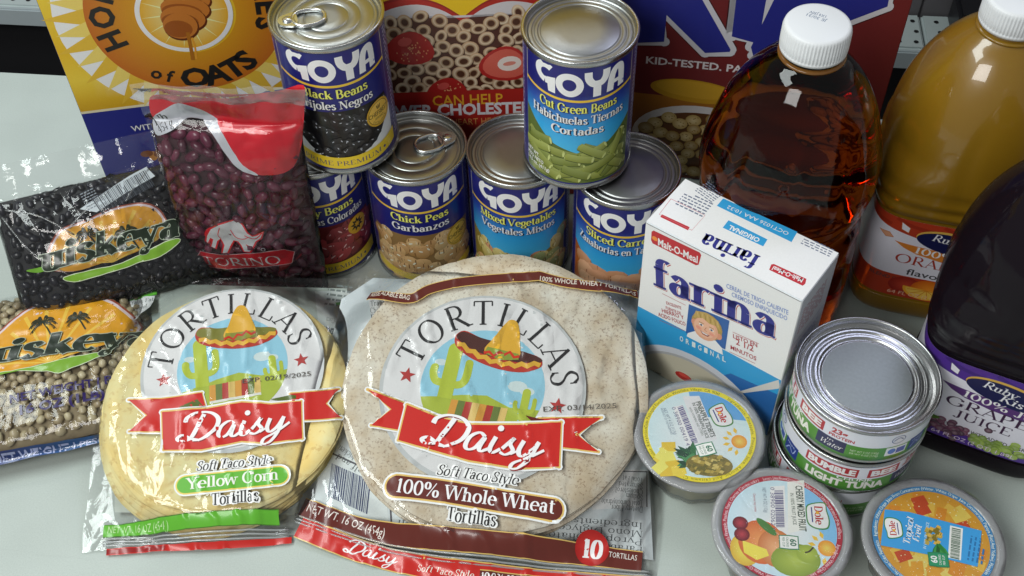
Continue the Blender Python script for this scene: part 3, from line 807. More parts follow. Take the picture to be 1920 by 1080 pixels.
lay(a, 'carton_print', M_INK_BOX, t, surf=FLAT, lift=.05)

# heart cereal
fr = Frame((-112, 682, 0), .5, 90); P = fr.at()
t = carton('cereal_box', 'yellow and red cereal box with a heart full of oat rings, between two stacked cans', fr, 190, 300, 60, mat('yellow_card', H('d8b521'), .45))
a = Art(.02); rng = random.Random(8)
a.rect(.5, 1, 189.5, 299, H('e0b81c'))
hx = P(868, 35)[0]; lob = abs(P(763, 8)[0] - hx)
ht, hb = P(763, 8)[1], P(868, 35)[1]
def heart(s):
    L = [(0, hb), (-lob * .45, ht - 1), (-lob, ht + 4), (-lob * 1.65, ht - 4), (-lob * 2.05, ht - 26), (-lob * 1.9, ht - 60), (-lob * 1.2, ht - 105), (0, ht - 150)]
    Rr = [(-x, y) for x, y in L[::-1]][1:-1]
    c = catmull(L, 5) + catmull([L[-1]] + Rr + [L[0]], 5)[1:-1]
    cy_ = ht - 60
    return [(hx + x * s, cy_ + (y - cy_) * s) for x, y in c]
a.layer(1); a.poly(heart(1.03), H('8f1f1a')); a.layer(2); a.poly(heart(1.0), H('a8281e')); a.layer(3); a.poly(heart(.93), H('4a2418'))
a.poly([(x, y) for x, y in heart(.93) if y > ht - 14] or [(0, 0), (1, 0), (0, 1)], H('c9c3c4'))
bx0, bx1 = hx - lob * 1.75, hx + lob * 1.75; by = P(876, 168)[1]
def oat_ring(x, y, r, sq, an):
    c = rng.choice((H('c9a582'), H('b8906a'), H('d4b594'), H('c09a74')))
    z = a._z(); o = rot2(arc(x, y, r, r * sq, n=18), an, (x, y)); i_ = rot2(arc(x, y, r * .42, r * .42 * sq, n=18), an, (x, y))
    sh = [(p[0] + .5, p[1] - .8) for p in o]
    a.polys.append((sh, z, H('3a1c12'))); z = a._z()
    for k in range(18):
        j = (k + 1) % 18
        f = lambda p: mixc(c, H('6b4527'), .5 - .5 * (p[1] - y) / r)
        m1 = [tuple((o[q][w] + i_[q][w]) / 2 for w in (0, 1)) for q in (k, j)]
        li = mixc(c, H('f4e2c8'), .35)
        a.polys.append(([o[k], o[j], m1[1], m1[0]], z, [f(o[k]), f(o[j]), li, li])); a.polys.append(([m1[0], m1[1], i_[j], i_[k]], z, [li, li, H('7c5230'), H('7c5230')]))
    a.polys.append((i_, z, H('4a2a1a')))
a.layer(4)
spots = []
for _ in range(1500):
    x, y = rng.uniform(bx0, bx1), rng.uniform(by - 2, ht - 2)
    if y > ht - 8 - abs(abs(x - hx) - lob) * .25: continue
    if all((x - p[0]) ** 2 + (y - p[1]) ** 2 > 8.2 ** 2 for p in spots): spots.append((x, y))
for x, y in sorted(spots, key=lambda p: -p[1]): oat_ring(x, y, rng.uniform(5.8, 7), rng.uniform(.7, 1), rng.uniform(0, 180))
def berry(px, py, r, cut):
    x, y = P(px, py)
    a.layer(6 if cut else 5); pts = [(x + r * (1.15 * math.cos(t)) * (1 - .25 * math.sin(t + .4)), y + r * math.sin(t)) for t in [k * math.pi / 10 for k in range(20)]]
    a.poly(pts, H('a92420'))
    if cut:
        a.poly([(x + (p[0] - x) * .86, y + (p[1] - y) * .84) for p in pts], H('c95a4a')); a.ell(x + 2, y, r * .55, r * .42, H('e8d2c8'), 10); a.ell(x + 2, y, r * .3, r * .12, H('d08070'), 10)
    else:
        for k in range(40):
            q = rng.uniform(0, 6.28); rr = rng.uniform(0, .85) * r; a.ell(x + rr * math.cos(q), y + rr * math.sin(q), .5, .75, H('d9a070'), n=6)
        a.ell(x - r * .3, y + r * .4, r * .35, r * .25, H('c95048'), 20)
berry(772, 90, 15, False); berry(950, 118, 16, True); berry(842, 170, 13, False)
a.layer(8); a.rect(.5, 1, 189.5, by, H('a5261f'))
a.layer(9); a.text('CAN HELP', P(812, 197), P(943, 192), 9.5, H('dca32e'), bold=.012)
a.text('LOWER CHOLESTEROL', P(700, 219), P(1040, 208), 10.5, H('dcd9dc'), bold=.035)
a.text('AS PART OF A HEART HEALTHY DIET', P(740, 238), P(1010, 227), 6.2, H('d99a58'))
lay(a, 'carton_print', M_INK_BOX, t, surf=FLAT, lift=.05)

# corn puff cereal
fr = Frame((85, 710, 0), -12, 90); P = fr.at()
t = carton('cereal_box', 'dark red cereal box with huge blue letters, behind the amber juice bottle', fr, 200, 300, 60, mat('red_card', H('6c2426'), .45))
a = Art(.02); rng = random.Random(9)
a.rect(.5, 1, 199.5, 299, H('6b2526'))
KB, KW = H('272b80'), H('c6c4ca')
Ls = [[(1130, -190), (1215, -190), (1222, -80), (1300, -190), (1400, -190), (1290, -48), (1370, 93), (1368, 97), (1322, 99), (1250, 28), (1245, 78), (1150, 82)],
      [(1385, -40), (1372, 68), (1422, 82), (1440, -20)], [(1380, -110), (1376, -60), (1440, -44), (1446, -96)],
      [(1412, 104), (1500, 70), (1590, 40), (1664, 12), (1668, -8), (1590, -60), (1690, -170), (1600, -190), (1540, -110), (1490, -180), (1420, -180), (1480, -60), (1408, 88)]]
for l in Ls:
    q = [P(*p) for p in l]
    a.layer(1).line(q + [q[0], q[1]], 10.5, H('46181a'))
    a.layer(2).line(q + [q[0], q[1]], 8.6, KW)
    for p in q: a.ell(p[0], p[1], 4.3, 4.3, KW, n=12)
for l in Ls: a.layer(3).poly([P(*p) for p in l], KB)
a.layer(4); a.text('KID-TESTED. PARENT-APPROVED.', P(1211, 118), P(1600, 157), 6.4, H('d8cfd0'), bold=.025)
a.layer(1); a.grad(.5, 2, 199.5, P(1270, 176)[1] - 3, [(0, H('5c2a18')), (.5, H('6e3a1a')), (1, H('a3681e'))], 8)
a.layer(2); e0 = P(1290, 170); a.ell(e0[0] + 5, e0[1], 34, 11, H('b98a20'), -3, 30); a.ell(e0[0] + 5, e0[1] + 1.6, 30, 8, H('c4962a'), -3, 30)
b0 = P(1330, 260); a.layer(3).ell(b0[0], b0[1] - 6, 62, 38, H('cfcaca'), -8, 40); a.layer(4).ell(b0[0], b0[1] - 9, 57, 34, H('5a3418'), -8, 40)
a.layer(5); spots = []
for _ in range(900):
    x, y = b0[0] + rng.uniform(-55, 55), b0[1] - 9 + rng.uniform(-34, 34)
    if ((x - b0[0]) / 56) ** 2 + ((y - b0[1] + 9) / 33) ** 2 < 1 and all((x - p[0]) ** 2 + (y - p[1]) ** 2 > 76 for p in spots): spots.append((x, y))
for x, y in sorted(spots, key=lambda p: -p[1]):
    r = rng.uniform(5.6, 6.8); c = rng.choice((H('b08f4a'), H('a07c36'), H('c2a25e')))
    a.ell(x + .5, y - .8, r, r, H('4a2c10'), n=14); a.radial((x - .3, y + .6), r * .96, r * .9, mixc(c, H('fff0c8'), .35), mixc(c, (0, 0, 0, 1), .25), n=14)
    for _ in range(6): a.ell(x + rng.uniform(-.6, .6) * r, y + rng.uniform(-.6, .6) * r, .7, .5, H('8a6a2a'), n=6)
lay(a, 'carton_print', M_INK_BOX, t, surf=FLAT, lift=.05)

# white farina carton
FW, FD, FH = 110.8, 47.2, 147.0
fr = Frame((85.7, 513.6, 0), -38.4, 90); P = fr.at()
M_FAR = mat('white_carton', H('d9dde6'), .38, noise_amt=.02)
t = carton('cereal_box', 'white and blue farina carton turned at an angle beside the tuna cans', fr, FW, FH, FD, M_FAR)
NB, RED = H('272b80'), H('b3252e'); LB = H('2f96cc')
a = Art(.02); rng = random.Random(11)
a.rect(.4, .4, FW - .4, FH - 1.0, H('dfe3ea'))
a.layer(1)
a.poly([P(1197, 574), P(1286, 621), P(1362, 658), P(1466, 714), (FW - .4, P(1466, 714)[1]), (FW - .4, .6), (.4, .6), (.4, P(1197, 574)[1])], LB)
a.poly([P(1370, 700), P(1470, 745), (FW - .4, .6), (40, .6)], H('2a63a4'))
# bowl
bc = (52, -2); a.layer(2).ell(bc[0], bc[1], 53, 44.5, H('c6c9d0'), 0, 48); a.layer(3).ell(bc[0], bc[1] - 1.5, 48.5, 40, H('a9a9aa'), 0, 48)
a.radial((bc[0], bc[1] - 2), 47, 38, H('cfc7b0'), H('bdb6a2'), n=40)
a.layer(4); a.ell(*P(1282, 706), 7, 4, H('b02a24'), 5, 12); a.ell(*P(1283, 704), 4.5, 2, H('cf4a3e'), 5, 10)
a.layer(5); a.poly([P(1382, 735), P(1460, 712), P(1463, 728), P(1384, 738)], H('c9c6c2'))
for i, tx in enumerate(('NET WT', '18 OZ', '510g')): a.text(tx, P(1216, 695 + 8 * i), P(1240, 705 + 8 * i), 2.6, INKB, bold=.01)
# brand tab
pl = [P(1222, 434), P(1226, 432), P(1312, 473), P(1315, 478), P(1310, 496), P(1305, 497), P(1224, 456), P(1221, 450)]
a.layer(6).poly(pl, RED); a.layer(7).text('Malt-O-Meal', P(1234, 459), P(1308, 493), 6.2, WHT, bold=.02)
a.ell(*P(1228, 447), 2.2, 2.0, H('e0863a'), n=8)
# big name
for lyr, off, col in ((6, (.9, -.9), RED), (7, (.45, -.4), WHT), (8, (0, 0), NB)):
    A = Vector(P(1224, 533)); B = Vector(P(1457, 636)); A += Vector(off); B += Vector(off)
    a.layer(lyr).text('farina', tuple(A), tuple(B), 26.5, col, 'serif', .21)
a.layer(8); g = H('7f92c4')
a.text('CEREAL DE TRIGO CALIENTE', P(1362, 539), P(1478, 590), 3.9, g, bold=.01); a.text('CREMOSO ENRIQUECIDO', P(1372, 555), P(1476, 601), 3.9, g, bold=.01)
r2 = H('a8323c')
for i, (tx, x0, y0, x1, y1, hh) in enumerate((('EXCELENTE', 1250, 570, 1278, 580, 2.7), ('FUENTE DE', 1249, 579, 1277, 590, 2.7), ('HIERRO Y', 1242, 585, 1283, 599, 3.6), ('ACIDO FOLICO', 1235, 592, 1286, 611, 3.6))):
    a.text(tx, P(x0, y0), P(x1, y1), hh, r2, bold=.006)
a.line([P(1242, 550), P(1286, 572)], .35, r2); a.line([P(1237, 600), P(1284, 620)], .35, r2)
for i, (tx, x0, y0, x1, y1, hh) in enumerate((('LISTO EN', 1375, 633, 1420, 651, 3.8), ('2 1/2', 1380, 645, 1413, 659, 5.4), ('MINUTOS', 1370, 654, 1418, 676, 4.0))):
    a.text(tx, P(x0, y0), P(x1, y1), hh, r2, bold=.008)
a.line([P(1374, 622), P(1423, 644)], .35, r2); a.line([P(1368, 659), P(1416, 681)], .35, r2)
for i, ch in enumerate('ORIGINAL'):
    p0, p1 = P(1275 + i * 11.4, 638 + i * 5.4), P(1275 + i * 11.4 + 6.4, 638 + i * 5.4 + 3)
    a.text(ch, p0, p1, 5.0, H('d5e6f2'), bold=.02)
# boy's portrait
a.layer(7); a.poly([P(1292, 570), P(1368, 601), P(1360, 655), P(1338, 645), P(1286, 624)], H('2e5c9c'))
fc = Vector(P(1324, 613))
E_ = lambda dx, dy, rx, ry, c, an=-8, n=18: a.ell(fc.x + dx, fc.y + dy, rx, ry, c, an, n)
a.layer(8); a.poly([P(1290, 624), P(1304, 620), P(1340, 636), P(1354, 652), P(1356, 665), P(1330, 652), P(1288, 630)], H('e2e4e8'))
a.layer(9); E_(.5, 1.5, 11.6, 13.0, H('a58a4e')); E_(10.2, -2.5, 2.2, 3.2, H('cf8f74')); E_(-9.4, -.5, 1.6, 2.8, H('cf8f74'))
a.layer(10); E_(0, -2.0, 9.3, 11.4, H('d8a184')); E_(-.6, -1.2, 8.0, 9.6, H('e3b094'))
a.layer(11); a.poly([(fc.x - 10, fc.y + 3), (fc.x - 9, fc.y + 11), (fc.x - 1, fc.y + 14.5), (fc.x + 8, fc.y + 12), (fc.x + 11, fc.y + 3), (fc.x + 7, fc.y + 6.5), (fc.x + 2, fc.y + 5.2), (fc.x - 3, fc.y + 7.4)], H('b79a5a'))
for k in range(9): a.line([(fc.x - 8 + k * 1.9, fc.y + 12.5 - abs(k - 4) * .4), (fc.x - 6.5 + k * 1.9, fc.y + 6.5)], .45, H('8d713a') if k % 2 else H('cdb278'))
for s in (-1, 1):
    a.layer(11); E_(s * 3.9 + .4, .2, 1.7, 1.0, H('eceef0')); a.layer(12); E_(s * 3.9 + .4, .1, .85, .85, H('36506a')); a.line([(fc.x + s * 3.9 - 1.6, fc.y + 2.2), (fc.x + s * 3.9 + 2, fc.y + 2.3)], .5, H('8a6a3c'))
    a.layer(11); E_(s * 5, -4, 2.2, 1.6, H('dc9480'))
a.layer(12); a.line([(fc.x + .4, fc.y), (fc.x - .5, fc.y - 3.2), (fc.x + 1.4, fc.y - 3.6)], .5, H('b87c62'), smooth=4)
a.poly([(fc.x - 3.6, fc.y - 5.6), (fc.x, fc.y - 6.2), (fc.x + 3.8, fc.y - 6), (fc.x + 2.4, fc.y - 8.4), (fc.x - 1.6, fc.y - 8.5)], H('8f3a34'))
a.layer(13); a.poly([(fc.x - 2.9, fc.y - 5.9), (fc.x, fc.y - 6.4), (fc.x + 3.0, fc.y - 6.3), (fc.x + 1.8, fc.y - 7.4), (fc.x - 1.4, fc.y - 7.4)], H('eeeae6'))
lay(a, 'front_print', M_INK_BOX, t, surf=FLAT, lift=.05, clip=[(0, .4, False), (0, FW - .4, True), (1, .5, False)])
# top print (reads from behind)
T_ = Frame(Vector((85.7, 513.6, FH)), -38.4, 0); P = T_.at(); a = Art(.02)
a.rect(.4, .4, FW - .4, FD - .4, H('e2e6ec')); g = H('6a7286')
a.layer(1); a.poly([P(1356, 372), P(1495, 435), P(1484, 454), P(1344, 386)], LB)
a.poly([P(1366, 413), P(1439, 449), P(1431, 462), P(1355, 427)], LB)
a.layer(2)
def flip(tx, pr, pl_, hh, col, **k): a.text(tx, P(*pr), P(*pl_), hh, col, **k)
flip('OCT1026 AAA 10:32', (1480, 436), (1366, 385), 3.0, H('e6f2fa'))
flip('ORIGINAL', (1426, 448), (1369, 422), 3.6, H('e6f2fa'), bold=.03)
flip('farina', (1427, 481), (1322, 437), 12.6, NB, font='serif', bold=.21)
a.layer(1); a.poly([P(1446, 496), P(1451, 495), P(1512, 523), P(1510, 532), P(1505, 536), P(1442, 506)], RED); a.layer(2); flip('Malt-O-Meal', (1507, 523), (1451, 499), 3.4, WHT, bold=.02)
a.poly([P(1241, 402), P(1293, 426), P(1290, 432), P(1238, 407)], RED)
a.line([P(1258, 373), P(1322, 404), P(1297, 432), P(1236, 402), P(1258, 373)], .35, H('c46a72'))
a.scribble(P(1318, 405), P(1262, 378), 6, 2.6, g, rng, cnt=9); a.scribble(P(1336, 379), P(1300, 353), 9, 1.9, g, rng, cnt=8); a.scribble(P(1556, 480), P(1496, 452), 4, 2.0, g, rng, cnt=8)
lay(a, 'top_print', M_INK_BOX, t, surf=lambda u, v: (Vector((u, FH, -v)), Vector((0, 1, 0))), lift=.05)
a = Art(.02); a.rect(.6, .6, FD - .6, FH - .6, H('d3d7e4'))
a.layer(1); a.scribble((6, 132), (40, 132), 10, 2.6, H('b07888'), rng, cnt=8); a.scribble((6, 92), (42, 92), 26, 2.4, H('8a94b4'), rng, cnt=9)
a.line([(3, 100), (44, 100)], .4, H('7c86a8')); a.line([(3, 24), (44, 24)], .4, H('7c86a8'))
lay(a, 'side_print', M_INK_BOX, t, surf=lambda u, v: (Vector((FW, v, -u)), Vector((1, 0, 0))), lift=.05)
# tuck flap along the top front edge
box('tuck_flap', FW - 3, .5, FD - 3, M_FAR, t, loc=(1.5, FH - .5, -FD + 1.5), bev=.1)
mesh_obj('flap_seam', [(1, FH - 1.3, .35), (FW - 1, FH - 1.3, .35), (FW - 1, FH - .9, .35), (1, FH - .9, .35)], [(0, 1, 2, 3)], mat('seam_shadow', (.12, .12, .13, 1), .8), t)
# ------------------------------------------------------------------ juice bottles
def juice_glass(name, tint, density, rough=0.0):
    m = bpy.data.materials.new(name); m.use_nodes = True; nt = m.node_tree; N, L = nt.nodes, nt.links
    b = N['Principled BSDF']; b.inputs['Base Color'].default_value = (1, 1, 1, 1); b.inputs['Roughness'].default_value = rough
    b.inputs['Transmission Weight'].default_value = 1; b.inputs['IOR'].default_value = 1.36
    va = N.new('ShaderNodeVolumeAbsorption'); va.inputs['Color'].default_value = tint; va.inputs['Density'].default_value = density
    L.new(va.outputs[0], N['Material Output'].inputs['Volume'])
    tc = N.new('ShaderNodeTexCoord'); n = N.new('ShaderNodeTexNoise'); n.inputs['Scale'].default_value = 28; n.inputs['Detail'].default_value = 2
    L.new(tc.outputs['Object'], n.inputs['Vector'])
    bp = N.new('ShaderNodeBump'); bp.inputs['Strength'].default_value = .25; bp.inputs['Distance'].default_value = .004
    L.new(n.outputs['Fac'], bp.inputs['Height']); L.new(bp.outputs[0], b.inputs['Normal'])
    return m
def juice_cloudy(name, col, rough, coat, sss):
    m = mat(name, col, rough, coat=coat, bump=.25, bump_scale=40)
    b = m.node_tree.nodes['Principled BSDF']; b.inputs['Subsurface Weight'].default_value = sss
    b.inputs['Subsurface Radius'].default_value = (.02, .008, .002); b.inputs['Subsurface Scale'].default_value = .6
    b.inputs['Coat Roughness'].default_value = .03
    return m
M_CAP = mat('cap_plastic', (.80, .82, .84, 1), .38, spec=.4)
def sq(n_of_z, flute=None):
    def f(a, r, z):
        n = n_of_z(z); c, s = abs(math.cos(a)), abs(math.sin(a))
        q = r * (c ** n + s ** n) ** (-1 / n)
        return q + (flute(a, z) if flute else 0)
    return f
def smooth_prof(pr, n=5):
    return [(max(.01, x), y) for x, y in catmull(pr, n)]
def bottle(label, x, y, face, prof, cross, body_mat, capz, group='large juice bottles'):
    t = thing('juice_bottle', label, 'bottle', Matrix.Translation((x * .001, y * .001, 0)) @ Matrix.Rotation(rad(face), 4, 'Z'), group)
    lathe('bottle_body', smooth_prof(prof), body_mat, t, 128, cross)
    rib = lambda a, r, z: r + (.35 * math.cos(a * 60) if capz + 2.5 < z < capz + 15.5 and r > 19 else 0)
    cp = lathe('screw_cap', [(18.6, capz), (20.2, capz + .3), (20.5, capz + 2.4), (20.1, capz + 3.0), (20.3, capz + 3.4), (20.3, capz + 9), (20.2, capz + 15), (20.0, capz + 17.0), (19.2, capz + 18.2), (17.5, capz + 18.7), (.01, capz + 18.8)], M_CAP, t, 240, rib)
    lathe('neck_ring', [(17, capz - 5.0), (20.6, capz - 4.4), (20.9, capz - 3.4), (20.4, capz - 2.6), (17, capz - 2.2)], body_mat if body_mat.name != 'amber_juice' else M_AMBER_RING, t, 64)
    return t, cp
M_AMBER_RING = mat('amber_neck', H('6a4416'), .15, coat=.5)
def shoulder_flutes(z0, z1, amp, k):
    def f(a, z):
        if z < z0 or z > z1: return 0
        w = math.sin(math.pi * (z - z0) / (z1 - z0)) ** .7
        d = (math.cos(a * k + .6 * math.sin(z * .05)) - .25)
        return -amp * w * max(0, d) ** 2
    return f
# amber apple juice
def apple_cross(a, r, z):
    q = sq(lambda z: 2.0 + 1.2 * max(0, min(1, (120 - z) / 60)))(a, r, z)
    q += shoulder_flutes(128, 200, 3.0, 9)(a, z)
    if 80 < z < 134: q += -3.6 * math.sin((z - 80) / 54 * math.pi) * (.5 + .5 * math.sin(z * .24 + 2.6 * noise.noise(Vector((math.cos(a) * 1.6, math.sin(a) * 1.6, z * .02)))))
    return q
apple, cp = bottle('big clear bottle of amber apple juice with white ribbed cap, behind the white carton', 186, 568, -20,
    [(0, 4), (30, 3), (44, 0), (52, 3), (56, 10), (57, 40), (57, 78), (56.5, 90), (56, 104), (56.5, 118), (57.5, 128), (59, 142), (58.2, 156), (53.5, 176), (47, 195), (38, 212), (28, 225), (20, 232), (18, 236), (18, 240)],
    apple_cross, juice_glass('amber_juice', (.91, .60, .06, 1), 46), 237)
a = Art(.02)
a.text('JE 30/31', (4.5, 4), (-7.5, 7), 2.6, H('6a7a92')); a.text('1X4 J30V', (3.5, 8), (-6.5, 10), 2.6, H('6a7a92'))
lay(a, 'cap_stamp', M_INK_LID, apple, surf=lambda u, v: (Vector((u, v, 237 + 18.8)), Vector((0, 0, 1))), lift=.03)

# label for the two squarer bottles
BR = 53.0
SQ = sq(lambda z: 2.2 + 2.6 * max(0, min(1, (150 - z) / 45)))
def blab(u, v, R=BR):
    t = -math.pi / 2 + u / R
    def p(t): q = SQ(t, R, v); return Vector((q * math.cos(t), q * math.sin(t), v))
    d = p(t + .01) - p(t - .01); n = Vector((d.y, -d.x, 0)).normalized()
    return p(t), n
def juice_label(main, dark, pale, words, fruit, v0, v1, band, rng):
    a = Art(.03); Lh = v1 - v0
    a.rect(-80, v0, 80, v1, H('d3d2dc'))
    a.layer(1)   # coloured crest sweeping along the top
    a.poly([(-80, v1)] + [(u, v1 - Lh * (.16 + .10 * math.sin((u + 30) / 28))) for u in range(-80, 81, 4)] + [(80, v1)], main)
    a.layer(2)
    for k in range(5): a.line([(-60 + k * 28, v1 - 1), (-50 + k * 28, v1 - Lh * .07), (-34 + k * 28, v1 - Lh * .1)], 3.0, mixc(main, dark, .5), smooth=4)
    # leaves
    a.layer(3)
    for px, py, an, l in ((-24, .845, 120, 10), (-31, .75, 165, 9)):
        c = (px, v0 + Lh * py); q = [(0, 0), (l * .4, 2.6), (l, 0), (l * .4, -2.6)]
        lf = [(c[0] + x, c[1] + y) for x, y in rot2(q, an)]
        a.poly(lf, H('d9d9e2') if an == 120 else mixc(pale, H('ffffff'), .2)); a.line(lf + lf[:2], .5, mixc(pale, dark, .3))
    # oval name plate
    oc = (7, v0 + Lh * .78); a.ell(oc[0] + .5, oc[1] + 1.2, 27, 10.5, H('c9a24a'), -7, 36); a.layer(4).ell(oc[0], oc[1], 26, 9.6, H('1f2252', .9), -7, 36)
    a.layer(5); a.text('Ruby', (oc[0] - 17, oc[1] + 2.4), (oc[0] + 4, oc[1] + .2), 6.4, H('dcdce6'), 'serif', .15, shear=.15)
    a.text('Kist', (oc[0] - 5, oc[1] - 5.6), (oc[0] + 13, oc[1] - 7.4), 6.4, H('dcdce6'), 'serif', .15, shear=.15)
    # ribbon
    rb = v0 + Lh * .60
    a.layer(3); a.poly([(-30, rb + 9), (-20, rb + 8), (0, rb + 6.4), (48, rb + 4), (44, rb - 1), (48, rb - 6), (0, rb - 3.4), (-16, rb), (-24, rb + 4)], pale)
    a.layer(4); a.text('100% Juice', (-18, rb + 1.2), (40, rb - 3.8), 6.2, H('e8e6ee'), 'serif', .15)
    # names
    y = v0 + Lh * .46
    a.layer(3)
    for tx, hw, hh, col, f in words:
        a.text(tx, (-hw, y), (hw, y - hw * .06), hh, col, f, .14 if f == 'serif' else .008); y -= hh * 1.28
    if fruit == 'grape':
        for cx, cyy, cols in ((-20, v0 + Lh * .15, (H('4a1c3c'), H('6a2a4c'), H('38142e'))), (15, v0 + Lh * .12, (H('7f9a34'), H('96b044'), H('6a842a')))):
            a.layer(5); pts = sorted([(cx + rng.gauss(0, 8.5), cyy + rng.gauss(0, 3.6)) for _ in range(46)], key=lambda p: -p[1])
            for x, yy in pts: a.radial((x, yy), 2.7, 2.7, mixc(rng.choice(cols), H('ffffff'), .22), rng.choice(cols), n=10, rings=(0, .6, 1))
        a.ell(-28, v0 + Lh * .22, 5, 2, H('4c6a2a'), 20)
    else:
        a.layer(5); a.radial((-16, v0 + Lh * .17), 10, 8.5, H('b8402c'), H('8a2018'), n=24); a.radial((0, v0 + Lh * .17), 12, 9, H('e08a28'), H('c25a16'), n=24)
        a.layer(6); a.poly(arc(-1, v0 + Lh * .155, 16, 11, 175, 355), H('e0a030')); a.layer(7); a.poly(arc(-1, v0 + Lh * .15, 14, 9, 178, 352), H('e8b850'))
        for k in range(6): a.line([(-1, v0 + Lh * .15), (-1 + 13 * math.cos(rad(190 + 30 * k)), v0 + Lh * .15 + 8.4 * math.sin(rad(190 + 30 * k)))], .6, H('c8781c'))
    a.layer(2); a.rect(-80, v0, 80, v0 + Lh * band, main); a.layer(8); a.text('64 FL OZ (2 QT) 1.89L', (-25, v0 + Lh * .035), (25, v0 + Lh * .028), 3.6, H('d6c6de') if fruit == 'grape' else H('e0b49a'))
    return a
VPROF = [(0, 4), (28, 3), (40, 0), (49, 2.5), (53, 9), (53.2, 22), (52.3, 24.5), (52.6, 60), (52.6, 104), (53.5, 106), (55.5, 112), (56.5, 124), (56, 146), (53.5, 168), (48, 188), (39, 207), (29, 221), (21, 229), (18, 233), (18, 238)]
def v_cross(a, r, z): return SQ(a, r, z) + shoulder_flutes(112, 190, 1.6, 8)(a, z) + (-1.6 * (.5 + .5 * math.sin(z * .5)) if 112 < z < 132 else 0)
oj, _ = bottle('cloudy orange juice bottle with white ribbed cap and red-orange label', 313, 590, -17, VPROF, v_cross,
    juice_cloudy('orange_juice', H('7c5c12'), .3, .7, .12), 235)
lay(juice_label(H('a8371f'), H('7c1f14'), H('c8782c'), [('ORANGE', 27, 8.6, H('9c3324'), 'serif'), ('flavored', 18, 6.0, H('3a3a3e'), 'sans'), ('BLEND OF 3 JUICES FROM CONCENTRATE', 38, 3.4, H('3a3a3e'), 'sans')], 'orange', 25.5, 103, .29, random.Random(5)),
    'bottle_label', M_INK_CAN, oj, surf=blab, du=2.0, lift=.25)
gj, _ = bottle('dark grape juice bottle with purple and white label', 322, 463, -27, VPROF, v_cross,
    mat('grape_juice', (.008, .005, .008, 1), .5, spec=.02, coat=.35), 235)
lay(juice_label(H('4a2a86'), H('2c1a5c'), H('54346e'), [('GRAPE', 25, 8.6, H('3c2440'), 'serif'), ('JUICE', 18, 8.0, H('3c2440'), 'serif'), ('FROM CONCENTRATE WITH ADDED INGREDIENTS', 42, 3.2, H('3a3a3e'), 'sans')], 'grape', 25.5, 103, .13, random.Random(6)),
    'bottle_label', M_INK_CAN, gj, surf=blab, du=2.0, lift=.25)
# ------------------------------------------------------------------ tuna cans
TR = 43.3; TH = 34.0
TSURF = lambda u, v: (lambda t: (Vector((TR * math.cos(t), TR * math.sin(t), v)), Vector((math.cos(t), math.sin(t), 0))))(-math.pi / 2 + u / TR)
def tuna_art(u0, rng):
    a = Art(); C2 = math.pi * TR; GR, RD, NV = H('4f8a34'), H('a82a30'), H('23264e')
    a.rect(-C2, 3.2, C2, 34.2, H('d4d7e2')); a.layer(1).rect(-C2, 3.2, C2, 19, GR); a.grad(-C2, 3.2, C2, 8, [(0, H('33662a')), (1, GR)], 4)
    for k in (0, 1):
        b = u0 + k * C2; w = lambda x: (x + b + C2) % (2 * C2) - C2
        def R(x0, y0, x1, y1, c):
            p, q = w(x0), w(x0) + (x1 - x0); a.rect(p, y0, q, y1, c)
        def T(tx, x0, x1, y, h, c, **kw): p = w(x0); a.text(tx, (p, y), (p + x1 - x0, y), h, c, **kw)
        a.layer(2); R(-31, 20.8, 3, 31.4, RD); R(9, 20.8, 30, 31.4, RD)
        a.layer(3); T('BUMBLE', -29.5, 1.6, 23.0, 6.4, WHT, bold=.05); T('BEE', 11, 28, 23.0, 6.4, WHT, bold=.05)
        T('23g', 35, 45, 26, 5.0, RD, bold=.04); T('PROTEIN', 34, 50, 21.4, 3.0, RD, bold=.03)
        T('CHUNK', -9, 14, 16.2, 3.2, WHT, bold=.02); T('LIGHT TUNA', -29, 22, 7.2, 7.6, H('e4ead8'), bold=.05)
        a.layer(2); R(27, 6.5, 46, 19.4, NV); a.layer(3); T('in', 34, 38, 15.4, 2.2, WHT); T('Water', 29.5, 44, 9.2, 5.0, WHT, font='serif', bold=.12, shear=.3)
        a.layer(2); R(-50, 6, -37, 20.5, H('2a3f86')); a.layer(3); p = w(-50); a.line([(p + 2, 8), (p + 5, 14), (p + 9, 10), (p + 11, 17)], .8, H('9fb0dc'), smooth=4); T('msc', -48, -40, 16, 2.6, H('b8c4e4'))
        T('NET WT 5 OZ (142g)', 49, 66, 12, 2.2, H('cfe0c0')); T('DR WT 4 OZ (113g)', 49, 66, 8.6, 2.2, H('cfe0c0'))
        a.layer(2); R(70, 8, 84, 18, H('d8dde6')); a.layer(3); p = w(70); a.ell(p + 4, 13, 2.6, 3.4, H('4a7ac0'), n=12); R(77, 9.5, 83, 16, H('3f5ca8'))
        p = w(76); a.layer(3); a.ring(p, 27, 4.6, 4.0, H('5a6a94'), 20); a.line([(p - 3, 26), (p, 29), (p + 3, 26.5)], .9, H('5a6a94'), smooth=4)
    return a.mapped(lambda u, v: (u, 3.0 + (v - 3.2) * .875))
